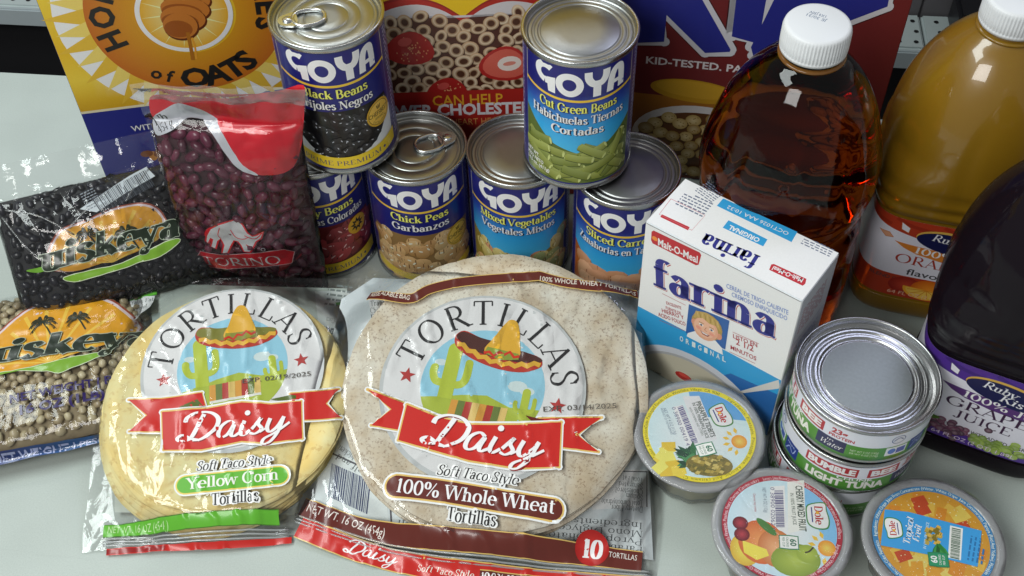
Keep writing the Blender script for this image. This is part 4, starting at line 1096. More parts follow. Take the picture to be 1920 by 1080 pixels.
def tuna(label, z, dx, dy, u0, twist=0):
    x, y = 216.3 + dx, 422.9 + dy; face = math.atan2(-y, -x) + math.pi / 2
    t = thing('tuna_can', label, 'can', Matrix.Translation((x * .001, y * .001, z * .001)) @ Matrix.Rotation(face + rad(twist), 4, 'Z'), 'stacked tuna cans')
    lathe('can_body', [(39.4, 1.4), (40.4, .2), (42.4, 0), (43.7, .7), (43.9, 2.0), (43.4, 2.7), (43.1, 3.4), (43.1, 30.4), (43.4, 31)], M_STEEL, t, 128, closed=False)
    lathe('can_rim', [(43.1, 30.2), (44.0, 31.0), (44.4, 32.0), (44.4, 33.2), (43.9, 33.9), (43.1, 34.0), (42.4, 33.5), (42.0, 32.4), (41.8, 30.2), (41.1, 29.4)], M_STEEL, t, 128, closed=False)
    z0 = 29.6
    pr = [(41.2, z0 - .3), (40.3, z0 - .6), (39.4, z0 - .9), (38.2, z0 - .6), (37.0, z0 + .5), (35.6, z0 + .5), (34.6, z0 - .5), (33.4, z0 - .5), (32.2, z0 + .9), (30.6, z0 + .9), (29.4, z0 - .2), (28.6, z0 - .3), (27.4, z0 + .2), (27, z0 + .2)]
    fine = []
    for (r0, a0), (r1, a1) in zip(pr, pr[1:]):
        for k in range(4):
            s = k / 4; s2 = s * s * (3 - 2 * s); fine.append((r0 + (r1 - r0) * s, a0 + (a1 - a0) * s2))
    ld = lathe('can_lid', fine + [pr[-1]], M_STEEL, t, 128, closed=False)
    lathe('lid_panel', [(.01, z0 + .28), (26.6, z0 + .28), (27.2, z0 + .22)], M_FROST, ld, 96, closed=False)
    lay(tuna_art(u0, random.Random(4)), 'label', M_INK_CAN, t, surf=TSURF, du=2 * math.pi * TR / 128, lift=.05)
M_FROST = mat('frosted_tinplate', (.40, .44, .44, 1), .5, 1, bump=.12, bump_scale=2600, noise_amt=.12, noise_scale=500)
tuna('green tuna can resting on the table, lowest of its stack', 0, -3, 1, 100)
tuna('green tuna can in the middle of its stack', 34.05, -1, -1, 12)
tuna('green tuna can with bare frosted lid, topmost of its stack', 68.1, 0, 0, -44)

# ------------------------------------------------------------------ fruit cups
M_CUP = film('cup_plastic', (.95, .95, .93, 1), .12, .18, 1.0, .15, 90, (.62, .63, .62, 1))
M_FLANGE = film('flange_plastic', (.8, .8, .8, 1), .2, .5, 1.0, .12, 120, (.58, .59, .61, 1))
M_LIDFILM = film('lid_film', (1, 1, 1, 1), .06, .015, 1.0, .25, 110, (.8, .8, .8, 1), 1.28)
CUPH = 37.0
def fruit_cup(label, cx, cy, art, fruit, rng, tilt=(0, 0)):
    t = thing('fruit_cup', label, 'fruit cup', Matrix.Translation((cx * .001, cy * .001, 0)) @ Matrix.Rotation(rad(tilt[0]), 4, 'X') @ Matrix.Rotation(rad(tilt[1]), 4, 'Y'), 'small fruit cups with peel-off lids')
    fl = lambda a, r, z: r * (1 + .018 * math.cos(a * 14) * max(0, min(1, (30 - z) / 20)))
    lathe('cup_body', [(.01, 2), (24, 2), (27, .5), (30, 0), (32, 1.5), (33.5, 8), (36, 24), (37.2, 33), (37.6, 35.6)], M_CUP, t, 112, fl, closed=False)
    lathe('cup_contents', [(.01, 2.6), (26, 2.6), (30, 3.2), (32.2, 8), (34.8, 24), (36, 32), (.01, 32.2)], fruit, t, 64, fl)
    lathe('cup_rim', [(36.6, 33.6), (37.6, 35.0), (42.2, 35.2), (43.2, 34.4), (43.3, 35.2), (43.1, 36.3), (42.4, 36.9), (37, 36.7), (36.6, 35.6)], M_FLANGE, t, 112, closed=False)
    # clear lid film with a ragged edge
    V, F = [(0, 0, CUPH + .35)], []; n = 120
    ph = [rng.uniform(0, 6.28) for _ in range(5)]
    rr = [44.2 + .5 * math.sin(k * .21 + ph[0]) + .4 * math.sin(k * .47 + ph[1]) + .25 * math.sin(k * 1.3 + ph[2]) for k in range(n)]
    rings = [30, 40, 43.4]
    for r in rings:
        for k in range(n): an = 2 * math.pi * k / n; V.append((r * math.cos(an), r * math.sin(an), CUPH + .35 + (.1 * math.sin(an * 9 + ph[3]) if r > 35 else 0)))
    for k in range(n):
        an = 2 * math.pi * k / n; V.append((rr[k] * math.cos(an), rr[k] * math.sin(an), CUPH - 1.2 + .9 * math.sin(an * 7 + ph[4]) * math.sin(an * 3)))
    for k in range(n):
        j = (k + 1) % n; F.append((0, 1 + k, 1 + j))
        for q in range(3): F.append((1 + q * n + k, 1 + (q + 1) * n + k, 1 + (q + 1) * n + j, 1 + q * n + j))
    mesh_obj('lid_film', V, F, M_LIDFILM, t)
    lay(art, 'lid_print', M_INK_LID, t, surf=lambda u, v: (Vector((u, v, CUPH - .1)), Vector((0, 0, 1))), lift=0)
    return t
def leaf_logo(a, P, cx, cy, ux, uy, s, base):
    """white leaf badge with the red word, reading along (ux, uy)"""
    c = Vector(P(cx, cy)); d = (Vector(P(cx + ux, cy + uy)) - c).normalized(); n = Vector((-d.y, d.x))
    Q = lambda x, y: tuple(c + d * x * s + n * y * s)
    sh = [(-8, 4), (-6, -5), (0, -6.2), (6, -5.4), (8.6, -1), (8, 4.6), (3, 6), (-3, 5)]
    a.layer(base).poly(catmull([Q(x * 1.1, y * 1.12) for x, y in sh], 4, True), H('3f7f3a')); a.layer(base + 1).poly(catmull([Q(*p) for p in sh], 4, True), H('e6e8ea'))
    a.layer(base + 2).text('Dole', Q(-6.2, -1.6), Q(6.4, -1.6), 4.6 * s, H('b22a2c'), 'serif', .2)
    a.line([Q(-5, -3.4), Q(5, -3.4)], .7 * s, H('2c2f7a')); a.ell(*Q(-1.5, -.2), 1.1 * s, 1.1 * s, H('e0a83a'), n=8)
def lid_base(ring_col, inner, rng, txt):
    a = Art(.014); RO, RI = 36.8, 33.4
    a.radial((0, 0), RI + .3, RI + .3, inner[0], inner[1], n=64); a.layer(1).ring(0, 0, RO, RI, ring_col, 72)
    return a, RO, RI
def sun(a, c, s, rays=(100, 130, 160, 190, 220, 250)):
    a.layer(2)
    for r in rays:
        q = rot2([(6.5, 0), (9, 1.4), (11.8, 0), (9, -1.4)], r); a.poly([(c[0] + x * s, c[1] + y * s) for x, y in q], H('e8b83e'))
    a.radial(c, 5.4 * s, 5.4 * s, H('f2c860'), H('e08e2a'), n=24)
def calories(a, P, x, y, ux, uy, base, col=None):
    c = Vector(P(x, y)); d = (Vector(P(x + ux, y + uy)) - c).normalized(); n = Vector((-d.y, d.x)); Q = lambda p, q: tuple(c + d * p + n * q)
    bg = col or H('dfe8dc'); a.layer(base).poly([Q(-4.6, -6), Q(4.6, -6), Q(5, 0), Q(4.6, 6), Q(-4.6, 6), Q(-5, 0)], H('2f7a58')); a.layer(base + 1).poly([Q(-4, -5.4), Q(4, -5.4), Q(4.3, 0), Q(4, 5.4), Q(-4, 5.4), Q(-4.3, 0)], bg)
    tc = H('2f6a50') if not col else H('e8f0ea')
    a.layer(base + 2).text('60', Q(-2.4, .8), Q(2.4, .8), 3.6, tc, bold=.03); a.text('CALORIES', Q(-3.4, -1.6), Q(3.4, -1.6), 1.4, tc); a.text('PER CUP', Q(-3.2, -3.9), Q(3.2, -3.9), 1.4, tc)
def ringtext(a, txt, r, col, a0, a1, h=2.1): a.layer(3).arctext(txt, (0, 0), r, a0, a1, h, col)
# pineapple cup
YC = (119.5, 425.0); P0 = Frame((YC[0], YC[1], CUPH), 0, 0).at(); rng = random.Random(21)
a, RO, RI = lid_base(H('e0cf2c'), (H('e6ecf4'), H('c4dcf0')), rng, '')
a.layer(1); a.poly(arc(0, 0, RI, RI, 15, 95) + [(-2, 14)], H('5f9fd4'))
ringtext(a, 'Dole Packaged Foods, LLC, Westlake Village, CA 91361', 34.0, H('6a6420'), 170, 60); ringtext(a, 'Ingredients: Pineapple, Pineapple Juice, Ascorbic Acid (Vitamin C) to Promote Color Retention', 34.0, H('6a6420'), 50, -190)
a.layer(2); a.poly([P0(1280, 743), P0(1311, 742), P0(1345, 823), P0(1312, 832)], H('d8d9dc'))
a.layer(4); a.text('PINEAPPLE TIDBITS', P0(1304, 754), P0(1333, 820), 3.3, H('33463a'), bold=.02); a.text('IN 100% PINEAPPLE JUICE', P0(1297, 756), P0(1324, 822), 2.2, H('33463a'), bold=.01); a.text('WITH VITAMINS AND OTHERS', P0(1291, 764), P0(1316, 817), 1.5, H('5a6a60'))
a.layer(3); c = [P0(1262, 763), P0(1280, 759), P0(1312, 830), P0(1288, 836)]; a.poly(c, H('e4e6ec'))
A0, B0 = Vector(P0(1270, 764)), Vector(P0(1298, 832)); A1, B1 = Vector(P0(1280, 760)), Vector(P0(1309, 829)); k = 0
a.layer(4); z = a.key()
while k < 1:
    w = rng.choice((.012, .02, .03)); a.polys.append(([tuple(A0 + (B0 - A0) * k), tuple(A0 + (B0 - A0) * (k + w)), tuple(A1 + (B1 - A1) * (k + w)), tuple(A1 + (B1 - A1) * k)], z, H('4a4480'))); k += w + rng.choice((.012, .02))
a.text('0 38900 00419 4', P0(1259, 764), P0(1287, 836), 2.6, H('5a5a80')); a.text('NET WT 4 OZ (113g)', P0(1243, 766), P0(1264, 815), 2.1, H('7a8a9a')); a.text('PRODUCT OF THE PHILIPPINES', P0(1238, 766), P0(1258, 815), 1.4, H('7a8a9a'))
leaf_logo(a, P0, 1351, 778, 10, 21, 1.0, 4)
sun(a, P0(1386, 828), .95)
for i in range(10):
    x, y = P0(rng.uniform(1234, 1285), rng.uniform(836, 885)); a.layer(3).poly(rot2([(x - 5, y - 3), (x + 4, y - 4), (x + 5, y + 3), (x - 4, y + 4)], rng.uniform(0, 60), (x, y)), rng.choice((H('e2c84a'), H('ead86a'), H('d8b83a'))))
for i in range(34):
    an = rng.uniform(60, 210); c = P0(1297 + rng.uniform(-6, 6), 862 + rng.uniform(-14, 14)); L_ = rng.uniform(6, 12)
    q = rot2([(0, -1.4), (L_ * .6, -1.5), (L_, 0), (L_ * .6, 1.5), (0, 1.4)], an); a.layer(4).poly([(c[0] + x, c[1] + y) for x, y in q], rng.choice((H('2e6b40'), H('24543a'), H('4a8a58'), H('1f4634'))))
pc = P0(1330, 872)
a.layer(4).ell(pc[0], pc[1], 15, 8.4, H('7a6c34'), -6, 24)
for i in range(130):
    x, y = pc[0] + rng.uniform(-14, 14), pc[1] + rng.uniform(-8, 8)
    if ((x - pc[0]) / 13.5) ** 2 + ((y - pc[1]) / 7.5) ** 2 < 1: a.layer(5).poly(rot2([(x - 1.9, y), (x, y - 1.5), (x + 1.9, y), (x, y + 1.5)], 15, (x, y)), rng.choice((H('b09a4a'), H('8a7a3a'), H('c8b468'), H('6a6430'))))
calories(a, P0, 1323, 843, 7, 16, 6)
fruit_cup('fruit cup with yellow-edged pineapple lid, beside the white carton', *YC, a, mat('pineapple_pieces', H('d8c890'), .3, noise_amt=.25, noise_scale=120, coat=.3), rng)
# cherry mixed fruit cup
RC = (161.8, 354.8); P0 = Frame((163.2, 357.6, CUPH), 0, 0).at(); rng = random.Random(22)
a, RO, RI = lid_base(H('a5283a'), (H('e2eaf4'), H('bcd6ee')), rng, '')
a.layer(1); a.poly(arc(0, 0, RI, RI, -35, 60) + [P0(1500, 920)], H('7fb8e2'))
ringtext(a, 'Lemon Juice From Concentrate (Water, Lemon Juice Concentrate) and Natural Flavors', 34.0, H('e0c0c4'), 100, -15); ringtext(a, 'Ingredients: White Grape Juice From Concentrate (Water, White Grape Juice Concentrate), Pineapple, Peaches, Pears, Cherries (Carmine color)', 34.0, H('e0c0c4'), -22, -255)
a.layer(2); a.poly([P0(1479, 896), P0(1510, 893), P0(1514, 985), P0(1481, 992)], H('dfe5da'))
a.layer(4); a.text('CHERRY MIXED FRUIT', P0(1494, 903), P0(1502, 988), 4.2, H('33463a'), bold=.02); a.text('IN 100% FRUIT JUICE', P0(1484, 917), P0(1490, 976), 2.2, H('33463a'))
a.layer(3); a.poly([P0(1447, 905), P0(1474, 903), P0(1476, 988), P0(1446, 989)], H('e6e8ee'))
A0, B0 = Vector(P0(1455, 912)), Vector(P0(1458, 980)); A1, B1 = Vector(P0(1471, 912)), Vector(P0(1474, 980)); k = 0; a.layer(4); z = a.key()
while k < 1:
    w = rng.choice((.012, .02, .03)); a.polys.append(([tuple(A0 + (B0 - A0) * k), tuple(A0 + (B0 - A0) * (k + w)), tuple(A1 + (B1 - A1) * (k + w)), tuple(A1 + (B1 - A1) * k)], z, H('423c74'))); k += w + rng.choice((.012, .02))
a.text('0 38900 02062 0', P0(1447, 906), P0(1449, 987), 2.6, H('5a5a80')); a.text('NET WT 4 OZ (113g)', P0(1432, 907), P0(1436, 953), 2.2, H('6a7a8a')); a.text('Cherries may contain', P0(1415, 918), P0(1418, 952), 1.5, H('b05a62'))
leaf_logo(a, P0, 1536, 958, 2, 22, 1.05, 4); sun(a, P0(1553, 1020), 1.0)
for (px, py, rx, ry, ci, co) in ((1400, 1022, 9, 11, H('e8d85a'), H('d0a83a')), (1430, 1008, 14, 15, H('e89a5a'), H('c8622e')), (1458, 1020, 11, 13, H('e8a878'), H('c0703a')), (1495, 1042, 15, 11, H('a8b84a'), H('7f9434'))):
    a.layer(3).radial(P0(px, py), rx, ry, ci, co, n=24)
a.layer(3).radial(P0(1516, 1030), 6.5, 6, H('a8b84a'), H('8fa23c'), n=18)
a.layer(4).poly([P0(1395, 1005), P0(1440, 1022), P0(1445, 1034), P0(1422, 1042), P0(1398, 1028)], H('e6d050'))
a.layer(5); a.ell(*P0(1440, 980), 8, 2.6, H('4a7a3a'), -50); a.line([P0(1512, 1028), P0(1520, 1026), P0(1528, 1018)], 1.0, H('3a3024'), smooth=4)
for px, py in ((1391, 973), (1394, 994)): a.layer(5).radial(P0(px, py), 4.8, 4.6, H('b03a42'), H('5a0f1a'), n=18)
calories(a, P0, 1482, 1009, 1, 15, 6)
fruit_cup('fruit cup with red-edged cherry and pear lid', *RC, a, mat('mixed_fruit', H('c89a6a'), .3, noise_amt=.3, noise_scale=120, coat=.3), rng)
# tropical fruit cup
BC = (252.6, 343.6); P0 = Frame((252.3, 347.6, CUPH), 0, 0).at(); rng = random.Random(23)
a, RO, RI = lid_base(H('3f86bc'), (H('dca63a'), H('d2962e')), rng, '')
a.layer(1)
for i in range(46):
    q, r_ = rng.uniform(0, 6.28), 29 * math.sqrt(rng.random()); x, y = r_ * math.cos(q), r_ * math.sin(q)
    w, h_ = rng.uniform(3, 7), rng.uniform(3, 6); sh = rot2([(x - w, y - h_), (x + w, y - h_ * .8), (x + w * .8, y + h_), (x - w * .9, y + h_ * .9)], rng.uniform(0, 90), (x, y))
    if max(math.hypot(*p) for p in sh) < RI: a.poly(sh, rng.choice((H('e2b64a'), H('d89a30'), H('ecca6a'), H('d68a2a'), H('e8c45a'))))
for px, py in ((1720, 930), (1725, 945), (1800, 978), (1690, 1030)):
    x, y = P0(px, py); a.layer(2).poly(rot2([(x - 5, y - 3.5), (x + 4.5, y - 4), (x + 5, y + 3), (x - 4, y + 4)], 20, (x, y)), H('c24a24'))
for i in range(160):
    q, r_ = rng.uniform(0, 6.28), 31 * math.sqrt(rng.random()); a.layer(2).ell(r_ * math.cos(q), r_ * math.sin(q), rng.uniform(.2, .6), rng.uniform(.2, .5), H('f0e0b0'), n=6)
a.layer(4); band = [P0(1655, 945), P0(1700, 950), P0(1836, 985), P0(1828, 1052), P0(1740, 1030), P0(1646, 1012)]; a.poly([(x, y) if math.hypot(x, y) < RI else (x * RI / math.hypot(x, y), y * RI / math.hypot(x, y)) for x, y in band], H('3f96d2'))
a.layer(5); a.text('Tropical', P0(1702, 1012), P0(1700 + 9, 962), 4.2, H('e6ecf4'), 'serif', .2, shear=.2); a.text('Fruit', P0(1719, 1007), P0(1724, 976), 4.2, H('e6ecf4'), 'serif', .2, shear=.2); a.text('IN 100% FRUIT JUICE', P0(1732, 1019), P0(1738, 970), 1.8, H('cfe2f2'))
a.layer(5).poly([P0(1777, 975), P0(1801, 981), P0(1797, 1040), P0(1773, 1035)], H('e0e8dc'))
A0, B0 = Vector(P0(1780, 979)), Vector(P0(1777, 1034)); A1, B1 = Vector(P0(1797, 983)), Vector(P0(1794, 1038)); k = 0; a.layer(6); z = a.key()
while k < 1:
    w = rng.choice((.015, .025, .035)); a.polys.append(([tuple(A0 + (B0 - A0) * k), tuple(A0 + (B0 - A0) * (k + w)), tuple(A1 + (B1 - A1) * (k + w)), tuple(A1 + (B1 - A1) * k)], z, H('3a5a44'))); k += w + rng.choice((.015, .025))
a.layer(5); a.scribble(P0(1812, 1040), P0(1820, 990), 4, 2.6, H('2f6fa4'), rng, cnt=7)
for i in range(40):
    x, y = P0(1746 + rng.uniform(-13, 13), 995 + rng.uniform(-17, 14)); a.layer(5).poly(rot2([(x - 1.7, y), (x, y - 1.6), (x + 1.7, y), (x, y + 1.6)], 10, (x, y)), rng.choice((H('b09a4a'), H('7a6a2a'), H('d0a84a'))))
for i in range(18):
    an = rng.uniform(230, 310); c = P0(1755, 1010); q = rot2([(0, -1), (5, -1.1), (9, 0), (5, 1.1), (0, 1)], an); a.layer(6).poly([(c[0] + x, c[1] + y) for x, y in q], rng.choice((H('2f7a3a'), H('3f8f4a'), H('245c30'))))
leaf_logo(a, P0, 1671, 981, -3, -20, .8, 6); calories(a, P0, 1755, 1039, -2, -15, 6, H('2f8a60'))
ringtext(a, 'Ingredients: White Grape Juice From Concentrate (Water, White Grape Juice Concentrate), Papaya (Red And Yellow), Pineapple', 34.0, H('cfe0ee'), 175, -45); ringtext(a, 'Citric Acid, Natural Flavor, Ascorbic Acid (Vitamin C) To Promote Color Retention', 34.0, H('cfe0ee'), -50, -180)
fruit_cup('fruit cup with blue-edged tropical fruit lid, next to the tuna stack', *BC, a, mat('tropical_fruit', H('d0a050'), .3, noise_amt=.3, noise_scale=120, coat=.3), rng)
# ------------------------------------------------------------------ bean bags
M_BAGFILM = film('bag_film', (1, 1, 1, 1), .05, .004, 1.0, .2, 60, ior=1.35, crease=.3)
M_BAGFLAP = film('bag_flap_film', (1, 1, 1, 1), .07, .16, 1.0, .9, 70, (.72, .75, .76, 1))
def bean_mesh(name, L, W, T, bend, m):
    V, F = [], []; ns, nr = 8, 4
    V.append((-L / 2, 0, 0))
    for i in range(1, nr):
        t = math.pi * i / nr; x = -math.cos(t) * L / 2; r = math.sin(t) ** .8
        for k in range(ns):
            a = 2 * math.pi * k / ns; V.append((x, r * W / 2 * math.cos(a) + bend * (1 - (2 * x / L) ** 2), r * T / 2 * math.sin(a)))
    V.append((L / 2, 0, 0)); n = len(V) - 1
    for k in range(ns):
        j = (k + 1) % ns; F.append((0, 1 + j, 1 + k)); F.append((n, 1 + (nr - 2) * ns + k, 1 + (nr - 2) * ns + j))
        for i in range(nr - 2): F.append((1 + i * ns + k, 1 + i * ns + j, 1 + (i + 1) * ns + j, 1 + (i + 1) * ns + k))
    me = bpy.data.meshes.new(name); me.from_pydata([(v[0] * .001, v[1] * .001, v[2] * .001) for v in V], [], F)
    me.materials.append(m); me.polygons.foreach_set('use_smooth', [True] * len(me.polygons)); return me
class Bag:
    """pillow bag: body u in +-w/2, v in 0..h, flat seals beyond"""
    def __init__(s, w, h, T, Tb, seals, seed, lump=.5, p=2.6, wr=1.0):
        s.w, s.h, s.T, s.Tb, s.seals, s.seed, s.lump, s.p, s.wr = w, h, T, Tb, seals, seed, lump, p, wr
    def prof(s, u, v):
        a = max(0.0, 1 - abs(2 * u / s.w) ** s.p); b = max(0.0, 1 - abs(2 * v / s.h - 1) ** s.p)
        return (a ** .55) * (b ** .5)
    def n(s, u, v, side=1):
        k = s.prof(u, v); q = noise.noise(Vector((u * .06, v * .06, s.seed + side))) * s.lump * 1.6 + noise.noise(Vector((u * .16, v * .16, s.seed + 9 * side))) * s.lump
        r = abs(noise.noise(Vector((u * .035 + 3, v * .08, s.seed * 1.7)))) * 1.6 * s.wr * (1 - .7 * k)
        fl = 0
        if v > s.h or v < 0: fl = 2.2 * s.wr * noise.noise(Vector((u * .05, v * .045, s.seed + 4)))
        return ((s.T * k + (q + r) * min(1, k * 3 + .15)) if side > 0 else -(s.Tb * k + q * min(1, k * 3))) + fl
    def surf(s, u, v, side=1):
        e = .7
        d = Vector((-(s.n(u + e, v, side) - s.n(u - e, v, side)) / (2 * e), -(s.n(u, v + e, side) - s.n(u, v - e, side)) / (2 * e), 1)).normalized()
        if side < 0: d = -d
        return Vector((u, v, s.n(u, v, side))), d
    def film(s, parent, edge, step=3.0, mat_=None):
        V, F = [], []; v0, v1 = -s.seals[0], s.h + s.seals[1]
        nu, nv = int(s.w / step), int((v1 - v0) / step)
        for side in (1, -1):
            b = len(V)
            for j in range(nv + 1):
                v = v0 + (v1 - v0) * j / nv
                lo, hi = edge(v)
                for i in range(nu + 1):
                    u = lo + (hi - lo) * i / nu
                    X, N = s.surf(u, v, side); V.append(X + N * (1.0 if 0 < i < nu and 0 < j < nv else .1))
            for j in range(nv):
                for i in range(nu):
                    q = (b + j * (nu + 1) + i, b + j * (nu + 1) + i + 1, b + (j + 1) * (nu + 1) + i + 1, b + (j + 1) * (nu + 1) + i)
                    F.append(q if side > 0 else q[::-1])
        return mesh_obj('bag_film', V, F, mat_ or M_BAGFILM, parent)
    def core(s, parent, m, drop, name='bean_fill'):
        V, F = [], []; step = 4.0; nu, nv = int(s.w * .96 / step), int(s.h * .96 / step)
        for side in (1, -1):
            b = len(V)
            for j in range(nv + 1):
                for i in range(nu + 1):
                    u, v = s.w * .96 * (i / nu - .5), s.h * (.02 + .96 * j / nv)
                    q = s.n(u, v, side); V.append((u, v, (max(-1, q - drop) if side > 0 else min(1, q + drop))))
            for j in range(nv):
                for i in range(nu):
                    q = (b + j * (nu + 1) + i, b + j * (nu + 1) + i + 1, b + (j + 1) * (nu + 1) + i + 1, b + (j + 1) * (nu + 1) + i); F.append(q if side > 0 else q[::-1])
        o = mesh_obj(name, V, F, m, parent); o['kind'] = 'stuff'; return o
    def beans(s, parent, meshes, gap, sink, ok, limit, rng, flat=.5):
        pts = []; tries = 0
        while tries < 9000:
            tries += 1; u, v = rng.uniform(-s.w * .47, s.w * .47), rng.uniform(s.h * .02, s.h * .98)
            if s.prof(u, v) < .16 or not ok(u, v): continue
            if all((u - p[0]) ** 2 + (v - p[1]) ** 2 > gap * gap for p in pts): pts.append((u, v))
        rng.shuffle(pts)
        for i, (u, v) in enumerate(pts[:limit]):
            X, N = s.surf(u, v); o = bpy.data.objects.new('bean', rng.choice(meshes)); COL.objects.link(o); o.parent = parent
            t = Vector((1, 0, 0)).cross(N).normalized(); b2 = t.cross(N); an = rng.uniform(0, 6.28)
            x = (b2 * math.cos(an) + t * math.sin(an)); z = (N + Vector((rng.uniform(-flat, flat), rng.uniform(-flat, flat), 0))).normalized(); x = (x - z * x.dot(z)).normalized(); y = z.cross(x)
            k = rng.uniform(.85, 1.12); M = Matrix.Identity(4)
            for r in range(3): M[r][0], M[r][1], M[r][2], M[r][3] = x[r] * k, y[r] * k, z[r] * k, (X - N * sink * rng.uniform(.85, 1.25))[r] * .001
            o.matrix_local = M
        return pts
def bean_mat(name, c1, c2, rough=.3, coat=.2):
    m = mat(name, c1, rough, coat=coat); nt = m.node_tree; b = nt.nodes['Principled BSDF']
    oi = nt.nodes.new('ShaderNodeObjectInfo'); r = nt.nodes.new('ShaderNodeValToRGB'); e = r.color_ramp.elements
    e[0].color, e[1].color = c1, c2; e[0].position, e[1].position = 0.1, .9
    nt.links.new(oi.outputs['Random'], r.inputs[0])
    n = nt.nodes.new('ShaderNodeTexNoise'); n.inputs['Scale'].default_value = 180; nt.links.new(nt.nodes['Texture Coordinate'].outputs['Object'], n.inputs['Vector'])
    mx = nt.nodes.new('ShaderNodeMix'); mx.data_type = 'RGBA'; mx.blend_type = 'MULTIPLY'; mx.inputs['Factor'].default_value = .25
    nt.links.new(r.outputs[0], mx.inputs['A']); nt.links.new(n.outputs['Fac'], mx.inputs['B']); nt.links.new(mx.outputs['Result'], b.inputs['Base Color'])
    return m
def inpoly(p, poly):
    c = False; j = len(poly) - 1
    for i in range(len(poly)):
        a_, b_ = poly[i], poly[j]
        if (a_[1] > p[1]) != (b_[1] > p[1]) and p[0] < (b_[0] - a_[0]) * (p[1] - a_[1]) / (b_[1] - a_[1]) + a_[0]: c = not c
        j = i
    return c
GRP = 'one pound bean bags'
# --- red beans
fr = Frame((-190, 587, 0), -7, 86); P = fr.at(14)
t = thing('bean_bag', 'clear bag of dark red beans with a red top, standing upright', 'bean bag', fr.matrix(), GRP)
bag = Bag(104, 166, 16, 13, (3, 24), 3.1, .6, 2.8)
m_red = bean_mat('red_bean', H('56263a'), H('7e3a52')); rng = random.Random(31)
redz = [P(*p) for p in ((268, 208), (560, 184), (556, 300), (520, 325), (482, 320), (430, 285), (375, 245), (322, 240), (276, 248))]
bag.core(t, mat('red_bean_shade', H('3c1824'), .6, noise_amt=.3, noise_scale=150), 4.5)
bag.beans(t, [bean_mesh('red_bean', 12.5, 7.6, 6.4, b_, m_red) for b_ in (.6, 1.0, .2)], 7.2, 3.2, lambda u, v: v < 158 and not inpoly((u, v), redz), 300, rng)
a = Art(.06)
RB, WB = H('d4162a', 1.25), H('cfd2da')
L = lambda pts: [P(*p) for p in pts]
red = L([(268, 208), (300, 203), (400, 207), (470, 202), (520, 192), (560, 184), (562, 215), (560, 260), (556, 300), (546, 324), (520, 331), (482, 328), (455, 312), (430, 285), (405, 258), (375, 236), (345, 224), (322, 219), (295, 230), (276, 242)])
a.layer(0).poly(catmull(red, 3, True), RB)
wh = L([(276, 242), (300, 227), (322, 218), (348, 223), (376, 236), (405, 257), (430, 284), (455, 311), (484, 328), (470, 327), (446, 316), (420, 292), (400, 270), (370, 250), (340, 247), (318, 258), (300, 266), (284, 268)])
a.layer(1).poly(catmull(wh, 3, True), WB)
a.layer(2); a.text('1 lb', P(283, 255), P(306, 245), 6, INKB, 'serif', .16); a.text('(454 g)', P(290, 266), P(320, 252), 4.6, INKB, 'serif', .14)
C5 = lambda pts: [P(x / 3, 280 + y / 3) for x, y in pts]
bull = [(1168, 480), (1190, 440), (1235, 415), (1290, 398), (1335, 386), (1365, 412), (1395, 455), (1425, 475), (1452, 470), (1482, 452), (1470, 485), (1442, 503), (1428, 530), (1410, 560), (1380, 560), (1366, 530), (1345, 505), (1318, 500), (1300, 530), (1284, 566), (1258, 570), (1268, 528), (1246, 492), (1226, 505), (1214, 548), (1192, 540), (1204, 498), (1186, 490), (1172, 520), (1164, 510)]
bl = C5(bull); a.layer(3).line(bl + bl[:2], 2.6, RB); a.layer(4).poly(bl, H('d9dade'))
a.layer(5); a.line(C5([(1300, 440), (1330, 480), (1370, 490), (1400, 480)]), .7, RB, smooth=4); a.line(C5([(1380, 470), (1440, 488), (1478, 455)]), .8, RB, smooth=4); a.line(C5([(1390, 520), (1412, 530)]), .8, RB); a.line(C5([(1240, 430), (1230, 470), (1246, 492)]), .7, RB, smooth=4)
tail = [(1172, 500), (1160, 470), (1180, 440), (1205, 430)]; a.layer(3).line(C5(tail), 2.0, RB, smooth=4)
a.layer(3).poly(C5([(1098, 610), (1120, 590), (1190, 660), (1198, 702), (1150, 668), (1104, 640)]), H('8f1620')); a.poly(C5([(1690, 596), (1655, 632), (1575, 650), (1568, 690), (1612, 668), (1640, 640), (1690, 610)]), H('8f1620'))
a.layer(4); rib = [(1108, 612), (1128, 578), (1250, 582), (1420, 572), (1600, 558), (1652, 582), (1640, 640), (1450, 650), (1280, 664), (1140, 660)]; a.line(C5(rib + rib[:2]), 1.0, H('d8b8bc')); a.layer(5).poly(C5(rib), H('c41c2c', 1.2))
a.layer(6); a.text('TORINO', C5([(1152, 650)])[0], C5([(1588, 636)])[0], 8.2, H('dfe0e4'), 'serif', .13); a.ring(*C5([(1484, 550)])[0], 1.6, 1.2, H('d9dade'), 12)
lay(a, 'bag_print', M_INK_FILM, t, surf=bag.surf, du=3, dv=3, lift=.3)
def edge_red(v): k = max(0, min(1, (v - 150) / 40)); d = 1.2 * noise.noise(Vector((v * .08, 1, 2))); return (-52 - 4 * k + d, 52 + 7 * k - d)
bag.film(t, edge_red)
# crimped clear end seal with its ridges
V, F = [], []; nu = 60; Z0 = bag.h + 15
for j in range(5):
    for i in range(nu + 1):
        u = -57 + 118 * i / nu; v = Z0 + j * 3.2 + 4 * i / nu + 1.2 * math.sin(i * .3); X, N = bag.surf(u, min(v, bag.h + 24)); V.append((u, v, X[2] + .9 + (.8 if j % 2 else 0) + 1.6 * noise.noise(Vector((u * .09, v * .2, 7)))))
for j in range(4):
    for i in range(nu): F.append((j * (nu + 1) + i, j * (nu + 1) + i + 1, (j + 1) * (nu + 1) + i + 1, (j + 1) * (nu + 1) + i))
mesh_obj('end_seal', V, F, M_BAGFLAP, t)

